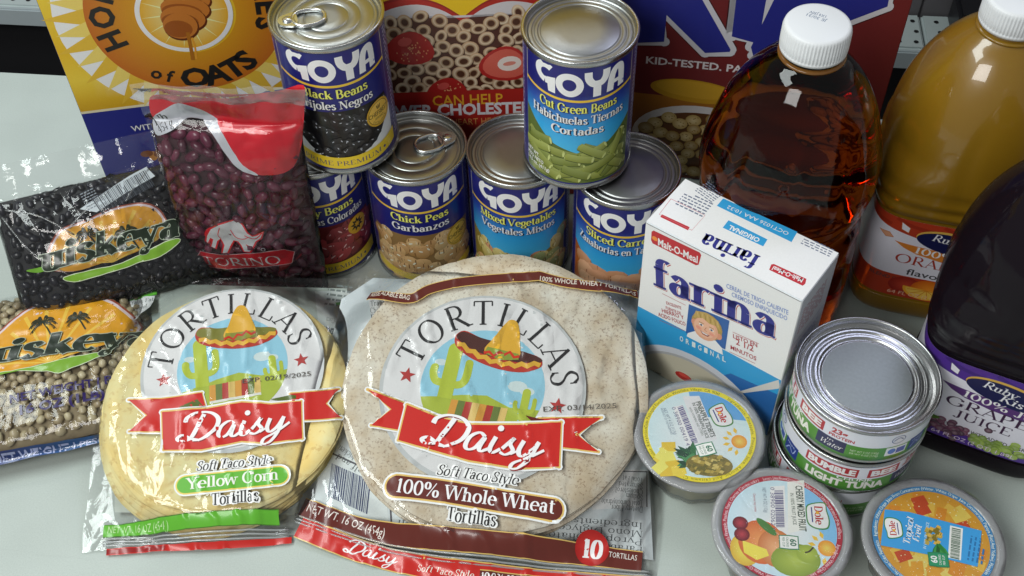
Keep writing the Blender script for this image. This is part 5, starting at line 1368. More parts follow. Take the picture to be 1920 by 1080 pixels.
# --- printed landscape shared by the two flat bags
def palm(a, P, px, py, s, rng, lean=6):
    c = P(px, py); col = H('2c3320', .9)
    a.line([c, (c[0] + lean * .5 * s, c[1] - 6 * s), (c[0] + lean * s, c[1] - 14 * s)], 1.3 * s, col, smooth=4)
    for an in (-25, 5, 35, 70, 110, 145, 175, 205):
        q = [(0, 0), (5 * math.cos(rad(an)), 5 * math.sin(rad(an)) + 1.2), (9.5 * math.cos(rad(an)), 9 * math.sin(rad(an)) - 2.4)]
        pts = catmull([(c[0] + x * s, c[1] + y * s) for x, y in q], 5); a.line(pts, .7 * s, col)
        for i in range(2, len(pts)):
            for sg in (-1, 1): a.line([pts[i], (pts[i][0] + sg * .9 * s + .6 * math.cos(rad(an)) * s, pts[i][1] - 2.6 * s)], .42 * s, col)
def island_print(a, P, arcpts, swoosh, palms, txt, h, rng):
    q = catmull([P(*p) for p in arcpts], 4, True); c = (sum(p[0] for p in q) / len(q), min(p[1] for p in q))
    gr = lambda k: [((c[0] + (p[0] - c[0]) * k), c[1] + (p[1] - c[1]) * k) for p in q]
    a.layer(0).poly(gr(1.06), H('9c4a34')); a.layer(1).poly(gr(1.035), H('d8c8cc')); a.layer(2).poly(q, H('d99a1e', 1.15))
    a.layer(3)
    for k in range(9):
        an = 15 + k * 19; r = 60; w = 4
        tri = [c, (c[0] + r * math.cos(rad(an - w)), c[1] + r * math.sin(rad(an - w))), (c[0] + r * math.cos(rad(an + w)), c[1] + r * math.sin(rad(an + w)))]
        lim = []
        for i in range(12):
            tt = (i + 1) / 12; m_ = ((tri[1][0] + tri[2][0]) / 2 - c[0], (tri[1][1] + tri[2][1]) / 2 - c[1]); p = (c[0] + m_[0] * tt, c[1] + m_[1] * tt)
            if inpoly(p, gr(.93)): lim = p
        if lim: a.line([c, lim], 2.2, H('e6b844'), taper=lambda t_: .3 + t_)
    a.layer(4)
    for px, py, s in palms: palm(a, P, px, py, s, rng)
    sw = catmull([P(*p) for p in swoosh], 4, True); a.layer(5).line(sw + sw[:1], 1.0, H('c4cfb0')); a.layer(6).poly(sw, H('6f9a2c'))
    a.layer(7)
    A, B = Vector(P(*txt[0])), Vector(P(*txt[1]))
    for dx, dy in ((-.5, 0), (.5, 0), (0, .5), (0, -.5), (.36, .36), (-.36, -.36), (.36, -.36), (-.36, .36)): a.text('Quiskeya', (A.x + dx, A.y + dy), (B.x + dx, B.y + dy), h, H('9aa592'), 'serif', .24, shear=.3)
    a.layer(8).text('Quiskeya', tuple(A), tuple(B), h, H('1d2a1c', .9), 'serif', .24, shear=.3)
# --- pale beans lying flat
fr = Frame((-318, 443, 15.5), 13, 7); P = fr.at(15); rng = random.Random(33)
t = thing('bean_bag', 'clear bag of pale tan beans with a blue bottom band, lying flat', 'bean bag', fr.matrix(), GRP)
bag = Bag(160, 128, 16, 15, (4, 4), 5.3, .6, 3.6)
arcp = [(-70, 690), (-20, 648), (10, 620), (55, 583), (100, 563), (140, 557), (185, 560), (225, 580), (250, 620), (120, 672), (0, 700)]
m_tan = bean_mat('tan_bean', H('a09072'), H('c2b694'))
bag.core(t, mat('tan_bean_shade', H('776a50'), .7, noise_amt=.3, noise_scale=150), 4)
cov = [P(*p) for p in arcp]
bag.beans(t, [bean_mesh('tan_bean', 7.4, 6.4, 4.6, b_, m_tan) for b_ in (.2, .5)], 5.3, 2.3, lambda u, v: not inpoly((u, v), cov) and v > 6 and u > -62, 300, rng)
a = Art(.06)
island_print(a, P, arcp, [(-60, 716), (60, 692), (140, 672), (200, 662), (170, 678), (140, 690), (112, 702), (80, 698), (0, 702), (-60, 722)], [(82, 607, .9), (147, 598, .8)], ((-75, 694), (285, 640)), 17, rng)
PU = H('2a1660', .8)
a.layer(9); a.text('NET WEIGHT | PESO NETO', P(20, 758), P(330, 694), 6.0, PU, bold=.03); a.text('16 OZ (1LB) 454G', P(38, 778), P(275, 728), 6.2, PU, bold=.04)
b0, b1, b2, b3 = P(-60, 845), P(330, 770), P(330, 795), P(-60, 866)
a.layer(1); a.polys.append(([b3, b2, b1, b0], a.key(), [H('23286a'), H('2f6f9c'), H('2f6f9c'), H('23286a')]))
a.layer(2); a.text('NET WEIGHT | PESO NETO', P(-28, 853), P(262, 797), 4.4, H('a9b4d8'), bold=.02)
lay(a, 'bag_print', M_INK_FILM, t, surf=bag.surf, du=3, dv=3, lift=.3, clip=[(0, -80, False), (0, 80, True), (1, -4.6, False)])
bag.film(t, lambda v: (-80, 80))
# --- black beans leaning over it
fr = Frame((-278, 560, 30), 17, 46); P = fr.at(17); rng = random.Random(35)
t = thing('bean_bag', 'bag of black beans with crumpled clear film, propped on the pale bean bag', 'bean bag', fr.matrix(), GRP)
bag = Bag(150, 92, 19, 22, (4, 24), 8.2, .8, 2.6, 2.2)
m_blk = bean_mat('black_bean', (.009, .009, .012, 1), (.022, .022, .032, 1), .3)
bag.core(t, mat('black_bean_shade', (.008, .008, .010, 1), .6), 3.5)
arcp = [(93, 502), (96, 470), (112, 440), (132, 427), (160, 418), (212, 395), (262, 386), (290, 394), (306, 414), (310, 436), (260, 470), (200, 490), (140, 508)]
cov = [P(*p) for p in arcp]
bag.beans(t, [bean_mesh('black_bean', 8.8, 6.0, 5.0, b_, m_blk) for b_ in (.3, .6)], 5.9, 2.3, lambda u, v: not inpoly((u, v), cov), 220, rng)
a = Art(.06)
island_print(a, P, arcp, [(120, 520), (170, 506), (220, 496), (262, 478), (320, 450), (336, 452), (300, 480), (262, 490), (236, 500), (190, 514), (140, 527)], [(166, 440, .9), (238, 437, .9)], ((56, 516), (338, 440)), 17, rng)
a.layer(6).poly(catmull([P(*p) for p in ((48, 508), (66, 502), (90, 500), (94, 504), (70, 511))], 4, True), H('5f8f2c'))
lay(a, 'bag_print', M_INK_FILM, t, surf=bag.surf, du=3, dv=3, lift=.3, clip=[(0, -74, False), (0, 74, True)])
# loose back film with a barcode, standing up behind
a = Art(.06); rng = random.Random(6)
c = [P(150, 392), P(240, 330), P(272, 312), P(290, 330), P(236, 362), P(182, 398)]; a.poly(c, H('b6bfc4'))
A0, B0 = Vector(P(172, 372)), Vector(P(270, 318)); n_ = Vector(P(188, 398)) - Vector(P(165, 365)); k = 0; a.layer(1); z = a.key()
while k < 1:
    w = rng.choice((.008, .012, .02)); p0, p1 = A0 + (B0 - A0) * k, A0 + (B0 - A0) * (k + w); a.polys.append(([tuple(p0), tuple(p1), tuple(p1 + n_ * .9), tuple(p0 + n_ * .9)], z, H('3a4048'))); k += w + rng.choice((.01, .016))
a.scribble(P(150, 366), P(178, 352), 7, 2.0, H('7a828a'), rng, cnt=6)
lay(a, 'back_print', M_INK_FILM, t, surf=lambda u, v: (bag.surf(u, v)[0] + Vector((0, 0, 1.5)), Vector((0, 0, 1))), du=3, dv=3, lift=.2)
bag.film(t, lambda v: (-75 - max(0, v - 90) * .35, 75 + max(0, v - 90) * .1), mat_=film('crumpled_film', (1, 1, 1, 1), .05, .012, 1.0, .5, 38, (.74, .78, .80, 1), 1.4, .6))
# sharp folds running over the black bag
for pts, r in ((((130, 428), (165, 392), (205, 360)), .8), (((236, 378), (250, 355), (278, 318)), .8), (((6, 395), (70, 405), (140, 440)), .6), (((0, 408), (55, 470), (130, 515)), .5)):
    q = [];
    for px, py in catmull(pts, 5):
        u, v = P(px, py); X, N = bag.surf(u, v); q.append(tuple(X + N * 1.0))
    tube('film_fold', q, r, M_BAGFLAP, t, 6)
# ------------------------------------------------------------------ tortilla packages
def tortilla_mat(name, c1, c2, speck, amt, size):
    m = mat(name, c1, .7); nt = m.node_tree; N, L = nt.nodes, nt.links; b = N['Principled BSDF']; tc = N['Texture Coordinate']
    n1 = N.new('ShaderNodeTexNoise'); n1.inputs['Scale'].default_value = 38; n1.inputs['Detail'].default_value = 6
    n2 = N.new('ShaderNodeTexNoise'); n2.inputs['Scale'].default_value = size; n2.inputs['Detail'].default_value = 4; n2.inputs['Roughness'].default_value = .7
    n3 = N.new('ShaderNodeTexNoise'); n3.inputs['Scale'].default_value = 14
    for n in (n1, n2, n3): L.new(tc.outputs['Object'], n.inputs['Vector'])
    r1 = N.new('ShaderNodeValToRGB'); r1.color_ramp.elements[0].color, r1.color_ramp.elements[1].color = c1, c2; r1.color_ramp.elements[0].position = .35; r1.color_ramp.elements[1].position = .65
    L.new(n1.outputs['Fac'], r1.inputs[0])
    r2 = N.new('ShaderNodeValToRGB'); r2.color_ramp.elements[0].position = .54; r2.color_ramp.elements[1].position = .63
    L.new(n2.outputs['Fac'], r2.inputs[0])
    mu = N.new('ShaderNodeMath'); mu.operation = 'MULTIPLY'; L.new(r2.outputs[0], mu.inputs[0])
    m3 = N.new('ShaderNodeMapRange'); m3.inputs['From Min'].default_value = .3; m3.inputs['From Max'].default_value = .7; m3.inputs['To Min'].default_value = amt * .35; m3.inputs['To Max'].default_value = amt
    L.new(n3.outputs['Fac'], m3.inputs['Value']); L.new(m3.outputs[0], mu.inputs[1])
    mx = N.new('ShaderNodeMix'); mx.data_type = 'RGBA'; mx.inputs['B'].default_value = speck
    L.new(mu.outputs[0], mx.inputs['Factor']); L.new(r1.outputs[0], mx.inputs['A']); L.new(mx.outputs['Result'], b.inputs['Base Color'])
    n5 = N.new('ShaderNodeTexNoise'); n5.inputs['Scale'].default_value = 60; n5.inputs['Detail'].default_value = 3; n5.inputs['Distortion'].default_value = .8
    L.new(tc.outputs['Object'], n5.inputs['Vector'])
    r5 = N.new('ShaderNodeMapRange'); r5.inputs['From Min'].default_value = .58; r5.inputs['From Max'].default_value = .78; r5.inputs['To Max'].default_value = .45
    L.new(n5.outputs['Fac'], r5.inputs['Value'])
    m5 = N.new('ShaderNodeMix'); m5.data_type = 'RGBA'; m5.inputs['B'].default_value = mixc(c1, speck, .45)
    L.new(r5.outputs[0], m5.inputs['Factor']); L.new(mx.outputs['Result'], m5.inputs['A']); L.new(m5.outputs['Result'], b.inputs['Base Color'])
    bp = N.new('ShaderNodeBump'); bp.inputs['Strength'].default_value = .35; bp.inputs['Distance'].default_value = .0008
    L.new(n1.outputs['Fac'], bp.inputs['Height']); L.new(bp.outputs[0], b.inputs['Normal'])
    return m
M_CORN = tortilla_mat('corn_tortilla', H('e8c478', 1.2), H('f0d6a0', 1.2), H('b0803a'), .5, 170)
M_WHEAT = tortilla_mat('wheat_tortilla', H('bfae92', 1.2), H('e2dacb', 1.2), H('7a5840'), .8, 520)
M_TFILM = film('tortilla_bag_film', (1, 1, 1, 1), .045, .012, 1.0, .34, 34, ior=1.45, crease=.55)
M_ZIP = film('zip_plastic', (1, 1, 1, 1), .1, .35, 1.0, .2, 60, (.68, .71, .72, 1))
def tortilla(parent, cu, cv, R, z, th, m, seed, curl=0):
    V, F = [], []; n = 72; rng = random.Random(seed); ph = [rng.uniform(0, 6.28) for _ in range(4)]
    er = [R * (1 + .008 * math.sin(3 * a + ph[0]) + .006 * math.sin(7 * a + ph[1]) + .003 * math.sin(19 * a + ph[2])) for a in (2 * math.pi * k / n for k in range(n))]
    wav = lambda a, r: (.8 * math.sin(2 * a + ph[3]) + .5 * math.sin(5 * a + ph[0])) * (r / R) ** 3 + curl * max(0, math.cos(a - 3.9)) ** 2 * (r / R) ** 4
    for top in (1, 0):
        for fr_ in (.25, .6, .88, 1.0):
            for k in range(n):
                a = 2 * math.pi * k / n; r = er[k] * fr_ * (1 if fr_ < 1 or top else 1.002); V.append((cu + r * math.cos(a), cv + r * math.sin(a), z + (th * (1 if fr_ < 1 else .6) if top else 0) + wav(a, r)))
    o = 4 * n
    for q in range(3):
        for k in range(n):
            j = (k + 1) % n; F.append((q * n + k, (q + 1) * n + k, (q + 1) * n + j, q * n + j)); F.append((o + q * n + k, o + q * n + j, o + (q + 1) * n + j, o + (q + 1) * n + k))
    F.append(tuple(range(n))); F.append(tuple(o + k for k in range(n - 1, -1, -1)))
    for k in range(n): j = (k + 1) % n; F.append((3 * n + k, o + 3 * n + k, o + 3 * n + j, 3 * n + j))
    return mesh_obj('tortilla', V, F, m, parent)
class Pack:
    def __init__(s, cu, cv, R, Hs, quad, seed): s.cu, s.cv, s.R, s.Hs, s.quad, s.seed = cu, cv, R, Hs, quad, seed
    def n(s, u, v):
        d = math.hypot(u - s.cu, v - s.cv) - s.R
        k = 1.0 if d < -4 else (0.0 if d > 26 else .5 + .5 * math.cos(math.pi * (d + 4) / 30))
        w = 1.0 if d > 0 else .22
        w1 = noise.noise(Vector((u * .022, v * .03, s.seed))); w2 = 1 - abs(noise.noise(Vector((u * .05 + v * .02, v * .018 - u * .02, s.seed + 3)))) * 2
        return 1.6 + s.Hs * k + w * (1.6 * w1 + 1.5 * max(0, w2 - .55) * 2) + (1.2 * max(0, w2 - .72) if d < 0 else 0)
    def surf(s, u, v):
        e = .8; d = Vector((-(s.n(u + e, v) - s.n(u - e, v)) / (2 * e), -(s.n(u, v + e) - s.n(u, v - e)) / (2 * e), 1)).normalized()
        return Vector((u, v, s.n(u, v))), d
    def uvq(s, p, q):
        a, b, c, d = [Vector(x) for x in s.quad]; r = (a * (1 - p) + b * p) * (1 - q) + (d * (1 - p) + c * p) * q
        b_ = 1.2 * noise.noise(Vector((p * 7, q * 7, s.seed))); return r.x + b_, r.y + b_
    def film(s, parent, m, step=3.0):
        a, b, c, d = [Vector(x) for x in s.quad]; nu, nv = int((b - a).length / step), int((d - a).length / step); V, F = [], []
        for side in (1, 0):
            o = len(V)
            for j in range(nv + 1):
                for i in range(nu + 1):
                    u, v = s.uvq(i / nu, j / nv); ed = min(i, nu - i, j, nv - j) / 4
                    V.append((u, v, (s.n(u, v) + .9) * min(1, .35 + .65 * ed) if side else .2))
            for j in range(nv):
                for i in range(nu):
                    q = (o + j * (nu + 1) + i, o + j * (nu + 1) + i + 1, o + (j + 1) * (nu + 1) + i + 1, o + (j + 1) * (nu + 1) + i); F.append(q if side else q[::-1])
        return mesh_obj('bag_film', V, F, m, parent)
def daisy(a, A, B, h, col):
    """brush-script name from A to B"""
    A, B = Vector(A), Vector(B); d = B - A; L = d.length; d /= L; n = Vector((-d.y, d.x)); k = L / 3.05
    Q = lambda x, y: tuple(A + d * (x + .22 * y) * k + n * (y * h))
    S = lambda pts, w, w2=None, **kw: a.line([Q(x, y) for x, y in catmull(pts, 6)], w * h, col, wy=(w2 or w * .45) * h, **kw)
    S([(.52, .98), (.44, .5), (.34, .1), (.12, .02), (-.02, .14), (.10, .24), (.34, .10), (.62, .0)], .17)
    S([(.05, .72), (.08, .92), (.34, 1.06), (.72, 1.0), (.98, .72), (.94, .32), (.66, .04), (.42, .02)], .17)
    S([(1.48, .5), (1.3, .62), (1.12, .44), (1.1, .14), (1.22, .02), (1.38, .14), (1.48, .5), (1.46, .14), (1.56, .02), (1.72, .16)], .15)
    S([(1.74, .56), (1.72, .16), (1.82, .02), (1.98, .18)], .15); a.ell(*Q(1.76, .86), .1 * h, .1 * h, col, n=12)
    S([(2.02, .2), (2.2, .6), (2.16, .4), (2.3, .18), (2.16, .02), (2.0, .08)], .14); S([(2.28, .06), (2.42, .2)], .1)
    S([(2.46, .56), (2.44, .22), (2.56, .04), (2.74, .24), (2.84, .58)], .15); S([(2.84, .58), (2.78, .0), (2.62, -.36), (2.44, -.38), (2.46, -.2), (2.74, .02), (3.05, .34)], .13)
GLD, RIB, BRN, GRN = H('cfae62'), H('b8241e'), H('5c241c'), H('5aa52e')
def halo(a, text, A, B, h, base, bold=.15, shear=0):
    for dx, dy in ((0, 0), (-.5, .3), (.5, -.3)): a.layer(base).text(text, (A[0] + dx, A[1] + dy), (B[0] + dx, B[1] + dy), h, H('dfe1de'), 'serif', .42, shear=shear)
    a.layer(base + 1).text(text, A, B, h, H('2a2826', .9), 'serif', bold, shear=shear)
def outlined(a, pts, lays, base):
    for i, (w, c) in enumerate(lays):
        a.layer(base + i)
        if w: a.line(list(pts) + list(pts[:2]), w, c); [a.ell(p[0], p[1], w / 2, w / 2, c, n=8) for p in pts]
        a.poly(list(pts), c)
def emblem(a, P, c, rpx, tilt, hat, ts):
    """white badge, desert scene with hat and blanket, arched word"""
    o = Vector(P(*c)); S = (Vector(P(c[0] + rpx, c[1])) - o).length; ct, st = math.cos(rad(tilt)), math.sin(rad(tilt))
    E = lambda x, y: (o.x + S * (x * ct - y * st), o.y + S * (x * st + y * ct)); EL = lambda pts: [E(*p) for p in pts]
    a.layer(0).poly(EL(arc(0, -.02, 1.66, 1.66, n=60)), H('c2c6c6')); a.layer(1).poly(EL(arc(0, 0, 1.6, 1.6, n=60)), H('e2e6ea'))
    a.layer(2).poly(EL(arc(0, 0, 1.0, 1.0, n=48)), H('93cbe6'))
    a.layer(3).poly(EL(arc(0, 0, 1.0, 1.0, 200, 346, 30) + [(.5, -.28), (.1, -.14), (-.3, -.2), (-.7, -.3)]), H('a9b93a'))
    for x, y, r in ((.55, .1, .16), (.72, .04, .12), (-.75, .3, .1)): a.ell(*E(x, y), r * S, r * .6 * S, H('cfe4f0'), n=14)
    cac = H('b4c43c')
    for x, y, s_ in ((-.56, -.3, 1.0), (.72, -.45, .55)):
        a.layer(4); a.line(EL([(x, y), (x, y + .86 * s_)]), .24 * s_ * S, cac); a.ell(*E(x, y + .86 * s_), .12 * s_ * S, .12 * s_ * S, cac)
        for sg, hh in ((-1, .5), (1, .66)):
            a.line(EL(catmull([(x, y + .24 * s_), (x + sg * .2 * s_, y + .27 * s_), (x + sg * .27 * s_, y + .4 * s_), (x + sg * .27 * s_, y + hh * s_)], 4)), .13 * s_ * S, cac); a.ell(*E(x + sg * .27 * s_, y + hh * s_), .065 * s_ * S, .065 * s_ * S, cac)
    # folded striped blanket on the sand
    for i, cc in enumerate((H('d89a3a'), H('6a7a34'), H('b03024'), H('e0c070'), H('d89a3a'), H('b03024'), H('6a7a34'), H('e0c070'))):
        x = -.46 + i * .115; a.layer(4).poly(EL([(x, -.62), (x + .115, -.62), (x + .13, -.3), (x + .02, -.3)]), cc)
    a.line(EL([(-.46, -.64), (.46, -.64)]), .05 * S, H('efe8d8'))
    # sombrero
    hb, hd, hr = hat
    brim = catmull([(-.62, .78), (-.5, .92), (-.2, .84), (.12, .8), (.5, .72), (.8, .66), (.86, .5), (.6, .36), (.2, .34), (-.25, .44), (-.55, .6)], 4, True)
    a.layer(5).poly(EL(brim), hr)
    a.layer(6).poly(EL(catmull([(-.6, .8), (-.5, .9), (-.2, .84), (.12, .8), (.5, .72), (.8, .66), (.84, .58), (.55, .52), (.2, .52), (-.2, .58), (-.5, .7)], 4, True)), hb)
    zig = [(-.56 + .1 * i, .66 - .16 * math.sin(math.pi * i / 14) - .02 * i / 2 + (.05 if i % 2 else 0)) for i in range(15)]
    a.layer(7).line(EL(zig), .085 * S, H('e0ad34'))
    a.layer(8).poly(EL(catmull([(-.1, .62), (0, .86), (.12, 1.12), (.22, 1.24), (.34, 1.2), (.42, .96), (.48, .6), (.2, .52)], 4, True)), H('e0ac2e'))
    a.layer(9).poly(EL([(-.06, .7), (.46, .66), (.48, .56), (.2, .5), (-.1, .58)]), hd); a.layer(10).line(EL([(-.1 + .083 * i, .58 - .03 * math.sin(i) + (.06 if i % 2 else 0)) for i in range(8)]), .05 * S, H('b8321e'))
    a.layer(5).arctext('TORTILLAS', tuple(o), 1.1 * S, ts[0] + tilt, ts[1] + tilt, .43 * S, H('1c1c1e', .9), 'serif', .12)
    for sg, yy in ((-1, -.02), (1, -.12)): a.layer(5).star(E(sg * 1.24, yy), .14 * S, H('b0302c'), rot=90 + tilt)
    return E, S
def zipper(t, pk, lines, m):
    for pts, r in lines:
        q = []
        for x, y in catmull(pts, 6): X, N = pk.surf(x, y); q.append(tuple(X + N * .7))
        tube('zip_strip', q, r, m, t, 8)
def package(label, fr, pk, mat_t, count, th, shift, seed, P, draw, back):
    t = thing('tortilla_package', label, 'tortillas', fr.matrix(), 'bags of soft tortillas')
    rng = random.Random(seed)
    for i in range(count):
        k = i / (count - 1); tortilla(t, pk.cu + shift[0] * (1 - k) + rng.uniform(-1, 1), pk.cv + shift[1] * (1 - k) + rng.uniform(-1, 1), pk.R - 1.5 + rng.uniform(-2.2, .8), .9 + i * (pk.Hs - 1.2) / count, th, mat_t, seed * 50 + i)
    a = Art(.06); back(a); lay(a, 'back_print', M_INK_FILM, t, surf=lambda u, v: (Vector((u, v, .35)), Vector((0, 0, 1))), lift=0)
    a = Art(.07); draw(a, t); lay(a, 'front_print', M_INK_FILM, t, surf=pk.surf, du=3, dv=3, lift=.15)
    pk.film(t, M_TFILM)
    return t
# --- whole wheat (larger)
frW = Frame((-38, 367, 1.5), -8, 12); PW = frW.at(17)
pkW = Pack(10.6, 108, 104, 17, [frW.at(3)(514, 1002), frW.at(3)(1234, 1112), PW(1207, 512), PW(655, 478)], 2.4)
def draw_wheat(a, t):
    P = PW; rng = random.Random(1)
    E, S = emblem(a, P, (905, 727), 117, -5, (H('4a1c14'), H('8a9a34'), H('b8321e')), (172, 8))
    def band(pts, w, base, col=BRN):
        q = catmull([P(*p) for p in pts], 5); a.layer(base).line(q, w + 1.2, GLD); a.layer(base + 1).line(q, w, col); return q
    band([(690, 548), (735, 560), (775, 562), (805, 546), (860, 533), (930, 526), (1000, 522), (1015, 522), (1060, 533), (1130, 541), (1196, 538)], 6.6, 11)
    a.layer(13); a.text('100% WHOLE WHEAT TORTILLAS', P(1012, 530), P(1192, 543), 3.6, H('d8cec0'), bold=.01, sag=.8); a.text('RESEALABLE BAG', P(694, 552), P(768, 566), 3.6, H('d8cec0'), bold=.01)
    # ribbon
    for pts in ([(690, 733), (775, 765), (800, 800), (770, 812), (697, 800), (735, 770)], [(1010, 788), (1128, 786), (1082, 818), (1122, 850), (1030, 838)]):
        outlined(a, [P(*p) for p in pts], ((4.4, H('d9dcdc')), (2.2, GLD), (0, RIB)), 11)
    a.layer(13).poly([P(985, 782), P(1020, 790), P(1012, 806)], H('5a1512'))
    outlined(a, [P(*p) for p in ((764, 762), (820, 785), (885, 800), (970, 800), (1052, 795), (1048, 878), (970, 880), (880, 866), (810, 846), (748, 828))], ((5.2, H('d9dcdc')), (2.6, GLD), (0, RIB)), 14)
    for dx, lyr, c in ((.8, 17, H('7a1410')), (0, 18, H('ece9e6'))): A, B = Vector(P(790, 834)), Vector(P(1012, 866)); daisy(a, (A.x + dx, A.y - dx), (B.x + dx, B.y - dx), 21, c)
    halo(a, 'Soft Taco Style', P(818, 892), P(970, 912), 7.0, 11, .15, .22)
    cap = [P(*p) for p in ((745, 914), (820, 922), (940, 942), (1035, 958))]; q = catmull(cap, 5)
    for lyr, w, c in ((13, 18.5, H('d9dcdc')), (14, 16, GLD), (15, 13.6, BRN)):
        a.layer(lyr).line(q, w, c); a.ell(*q[0], w / 2, w / 2, c, n=18); a.ell(*q[-1], w / 2, w / 2, c, n=18)
    a.layer(16).text('100% Whole Wheat', P(742, 925), P(1040, 966), 9.2, H('ece9e6'), 'serif', .16)
    halo(a, 'Tortillas', P(836, 979), P(930, 990), 9.2, 16, .17)
    a.layer(12).text('EXP. 03/14/2025', P(1019, 775), P(1156, 768), 3.6, H('55504a'))
    q = band([(558, 938), (640, 968), (740, 995), (860, 1010), (980, 1020), (1100, 1030), (1206, 1042)], 12, 11)
    a.layer(13); a.text('NET WT. 16 OZ (454g)', P(566, 946), P(716, 998), 5.4, H('dcd4cc')); a.layer(14).radial(P(1110, 1018), 11, 11, H('c8342c'), H('a01a18'), n=30); a.layer(15).text('10', P(1090, 1033), P(1131, 1037), 11, H('ece9e6'), 'serif', .24); a.text('TORTILLAS', P(1141, 1033), P(1196, 1040), 3.4, H('dcd4cc'))
    q = [P(*p) for p in ((552, 976), (640, 1012), (740, 1042), (860, 1062), (980, 1074), (1100, 1084), (1210, 1092))]; a.layer(11).line(catmull(q, 5), 14.6, GLD); a.layer(12).line(catmull(q, 5), 13.2, RIB)
    a.layer(13); daisy(a, P(636, 1022), P(736, 1050), 8.5, H('ece9e6')); a.text('Soft Taco Style', P(776, 1060), P(884, 1074), 4.4, H('e8dcd0'), 'serif', .12, shear=.2)
    q2 = [P(896, 1072), P(1010, 1084), P(1060, 1088)]; a.layer(13).line(catmull(q2, 4), 10.5, GLD); a.layer(14).line(catmull(q2, 4), 9.3, BRN); a.layer(15).text('100% Whole Wheat', P(898, 1078), P(1062, 1094), 5.6, H('ece9e6'), 'serif', .16)
    lines = [([P(545, y0), P(640, y0 + 34), P(740, y0 + 62), P(860, y0 + 80), P(980, y0 + 90), P(1100, y0 + 100), P(1222, y0 + 110)], .75) for y0 in (952, 959, 966)]
    zipper(t, pkW, lines, M_ZIP)
def back_wheat(a):
    P = frW.at(1); rng = random.Random(2); g = H('8f979a')
    a.poly([P(570, 850), P(640, 560), P(700, 520), P(1200, 545), P(1225, 1050), P(560, 960)], H('c8d1d4', 1.25))
    a.layer(1); a.poly([P(580, 960), P(600, 840), P(720, 880), P(730, 1000)], H('d2dce4', 1.25)); a.poly([P(1120, 880), P(1215, 880), P(1215, 950), P(1110, 955)], H('d8dee0', 1.25)); a.poly([P(730, 960), P(1212, 975), P(1210, 1040), P(735, 1005)], H('d0d8da', 1.25))
    a.layer(2); a.line([P(606, 842), P(690, 880), P(728, 892), P(735, 1000)], 1.2, H('4a4a52')); a.line([P(1120, 882), P(1213, 884), P(1213, 950)], .8, H('4a4a52'))
    A0, B0 = Vector(P(622, 868)), Vector(P(694, 900)); dn = Vector(P(614, 930)) - A0; k = 0; z = a.key()
    while k < 1:
        w = rng.choice((.012, .02, .035)); p0, p1 = A0 + (B0 - A0) * k, A0 + (B0 - A0) * (k + w); a.polys.append(([tuple(p0), tuple(p1), tuple(p1 + dn), tuple(p0 + dn)], z, H('3a4468'))); k += w + rng.choice((.012, .02))
    for i, tx in enumerate(('Ingredients: Whole Wheat Flour, Water,', 'Mono Diglycerides, Calcium Propionate,', 'Pyrophosphate, Sorbate, Wheat Gluten', 'Paraben, Yeast, Propyl Paraben and Sodium')): a.text(tx, P(1206, 980 + i * 15), P(745, 944 + i * 15), 4.4, H('4c5254'), 'serif', .1)
    for i, tx in enumerate(('Total Fat', 'Saturated', 'Cholesterol', 'Sodium', 'Total Carbohydrate', 'Dietary Fiber')): a.text(tx, P(1206, 896 + i * 11), P((1168, 1160, 1154, 1174, 1128, 1146)[i], 891 + i * 11), 3.6, H('4c5254'), 'serif', .1)
    for i, tx in enumerate(('cut chicken,', 'half and')): a.text(tx, P(690, 868 + i * 18), P(634, 832 + i * 18), 4.2, H('4c5254'), 'serif', .1)
    a.layer(1).poly([P(690, 560), P(745, 560), P(740, 595), P(700, 612)], H('dfe3e4')); a.layer(2)
    for i, tx in enumerate(('Trans Fat', 'Cholesterol', 'FREE')): a.text(tx, P(694, 574 + i * 13), P(742, 568 + i * 13), 4.4, H('4c5254'), 'serif', .1)
package('bag of speckled whole wheat tortillas with brown and red bands, leaning on the cans', frW, pkW, M_WHEAT, 10, 1.25, (-3, -3), 7, PW, draw_wheat, back_wheat)
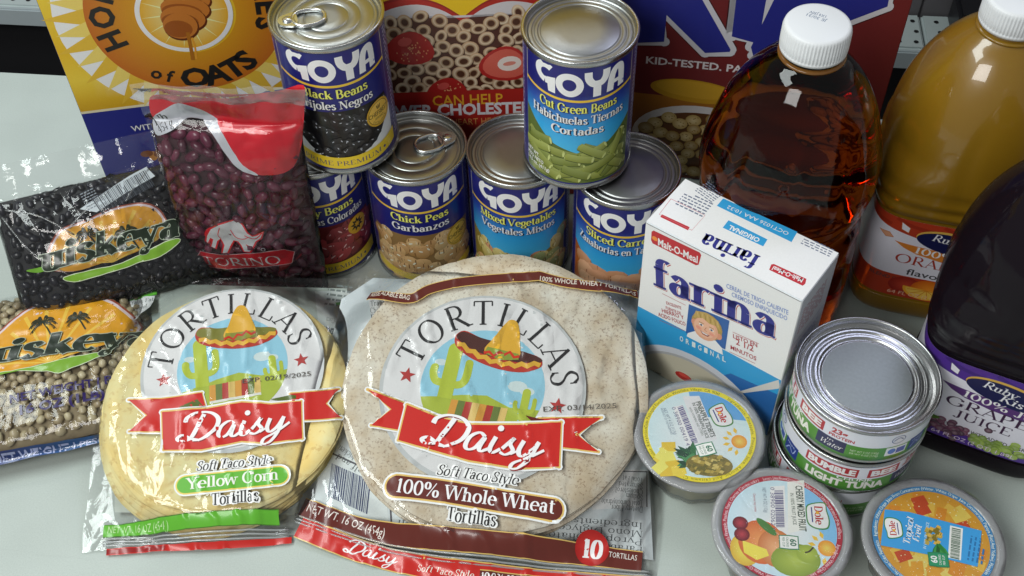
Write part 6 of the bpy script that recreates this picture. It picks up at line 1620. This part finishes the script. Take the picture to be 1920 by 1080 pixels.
# --- yellow corn
frC = Frame((-215, 383, 1.5), 4, 10); PC = frC.at(17)
pkC = Pack(24.5, 90, 84, 17, [frC.at(3)(152, 1034), frC.at(3)(570, 992), PC(690, 500), PC(190, 500)], 6.1)
def draw_corn(a, t):
    P = PC; rng = random.Random(4)
    emblem(a, P, (437, 690), 103, 6, (H('7c7a2a'), H('8a8a30'), H('b8321e')), (172, 8))
    for pts in ([(243, 753), (305, 752), (380, 740), (390, 775), (310, 812), (244, 812), (278, 782)], [(545, 742), (636, 733), (612, 760), (640, 786), (560, 792)]):
        outlined(a, [P(*p) for p in pts], ((4.0, H('d9dcdc')), (1.8, GLD), (0, RIB)), 11)
    a.layer(13).poly([P(325, 772), P(372, 752), P(385, 768)], H('4a5a1c')); a.poly([P(508, 752), P(556, 742), P(556, 760)], H('4a5a1c'))
    outlined(a, [P(*p) for p in ((306, 776), (390, 770), (455, 758), (510, 762), (566, 756), (568, 826), (500, 834), (455, 830), (380, 846), (308, 847))], ((4.6, H('d9dcdc')), (2.2, GLD), (0, RIB)), 14)
    for dx, lyr, c in ((.7, 17, H('7a1410')), (0, 18, H('ece9e6'))): A, B = Vector(P(334, 833)), Vector(P(540, 812)); daisy(a, (A.x + dx, A.y - dx), (B.x + dx, B.y - dx), 19, c)
    halo(a, 'Soft Taco Style', P(369, 886), P(510, 872), 6.4, 11, .15, .22)
    q = [P(350, 912), P(440, 903), P(525, 894)]
    for lyr, w, c in ((13, 15.5, H('d9dcdc')), (14, 13.4, H('d8c060')), (15, 11.4, GRN)):
        a.layer(lyr).line(q, w, c); a.ell(*q[0], w / 2, w / 2, c, n=18); a.ell(*q[-1], w / 2, w / 2, c, n=18)
    a.layer(16).text('Yellow Corn', P(352, 921), P(524, 902), 7.8, H('dfe8d6'), 'serif', .17)
    halo(a, 'Tortillas', P(398, 951), P(487, 941), 8.0, 16, .17)
    a.layer(12).text('EXP. 02/19/2025', P(456, 722), P(584, 708), 3.4, H('55504a'))
    q = catmull([P(*p) for p in ((182, 984), (260, 979), (330, 975), (420, 970), (520, 963))], 5); a.layer(11).line(q, 8.6, H('3f6f24')); a.layer(12).line(q, 7.6, GRN)
    a.layer(13).text('NET WT. 16 OZ (454g)', P(190, 988), P(312, 984), 4.6, H('b4d49c'))
    q = catmull([P(*p) for p in ((186, 1022), (300, 1015), (420, 1010), (540, 1000))], 5); a.layer(11).line(q, 4.4, RIB); a.layer(12).line(q[:6], 3.0, H('8a1a1a'))
    lines = [([P(180, y0), P(300, y0 - 4), P(420, y0 - 9), P(535, y0 - 17)], .7) for y0 in (998, 1004, 1010)]
    zipper(t, pkC, lines, M_ZIP)
    tag = [P(*p) for p in ((208, 548), (232, 536), (282, 538), (280, 552), (276, 566), (256, 574), (250, 588), (222, 590), (222, 574), (206, 572))]
    outlined(a, tag, ((0, H('dde2e2')),), 2); a.layer(5)
    for i, tx in enumerate(('0g Trans Fat', 'Cholesterol', 'FREE')): a.text(tx, P(212 + i * 6, 556 + i * 14), P(280 - i * 12, 549 + i * 14), 3.8, H('6a7270'), 'serif', .1)
    q = catmull([P(*p) for p in ((214, 541), (240, 540), (260, 534), (285, 530))], 4); a.layer(2).line(q, 5, H('58b030'))
    q = catmull([P(*p) for p in ((626, 556), (640, 548), (655, 534))], 4); a.line(q, 3, H('58b030'))
def back_corn(a):
    P = frC.at(1); rng = random.Random(5)
    a.poly([P(215, 960), P(208, 560), P(240, 530), P(650, 540), P(655, 620), P(640, 900), P(560, 965)], H('b6c0b8', 1.2))
    a.layer(1).poly([P(220, 640), P(215, 590), P(300, 585), P(290, 640)], H('98a8a4')); a.poly([P(590, 545), P(655, 545), P(655, 640), P(600, 640)], H('c8cfcc', 1.2))
    a.layer(2).scribble(P(652, 572), P(604, 566), 5, 4, H('7c8684'), rng, cnt=6); a.text('Nutrition', P(654, 622), P(608, 612), 7, H('6a7270'), bold=.03); a.text('White Corn', P(652, 600), P(612, 594), 4, H('7c8684'), 'serif', .1)
package('bag of yellow corn tortillas with green band, lying beside the pale bean bag', frC, pkC, M_CORN, 13, 1.0, (-9, -13), 9, PC, draw_corn, back_corn)
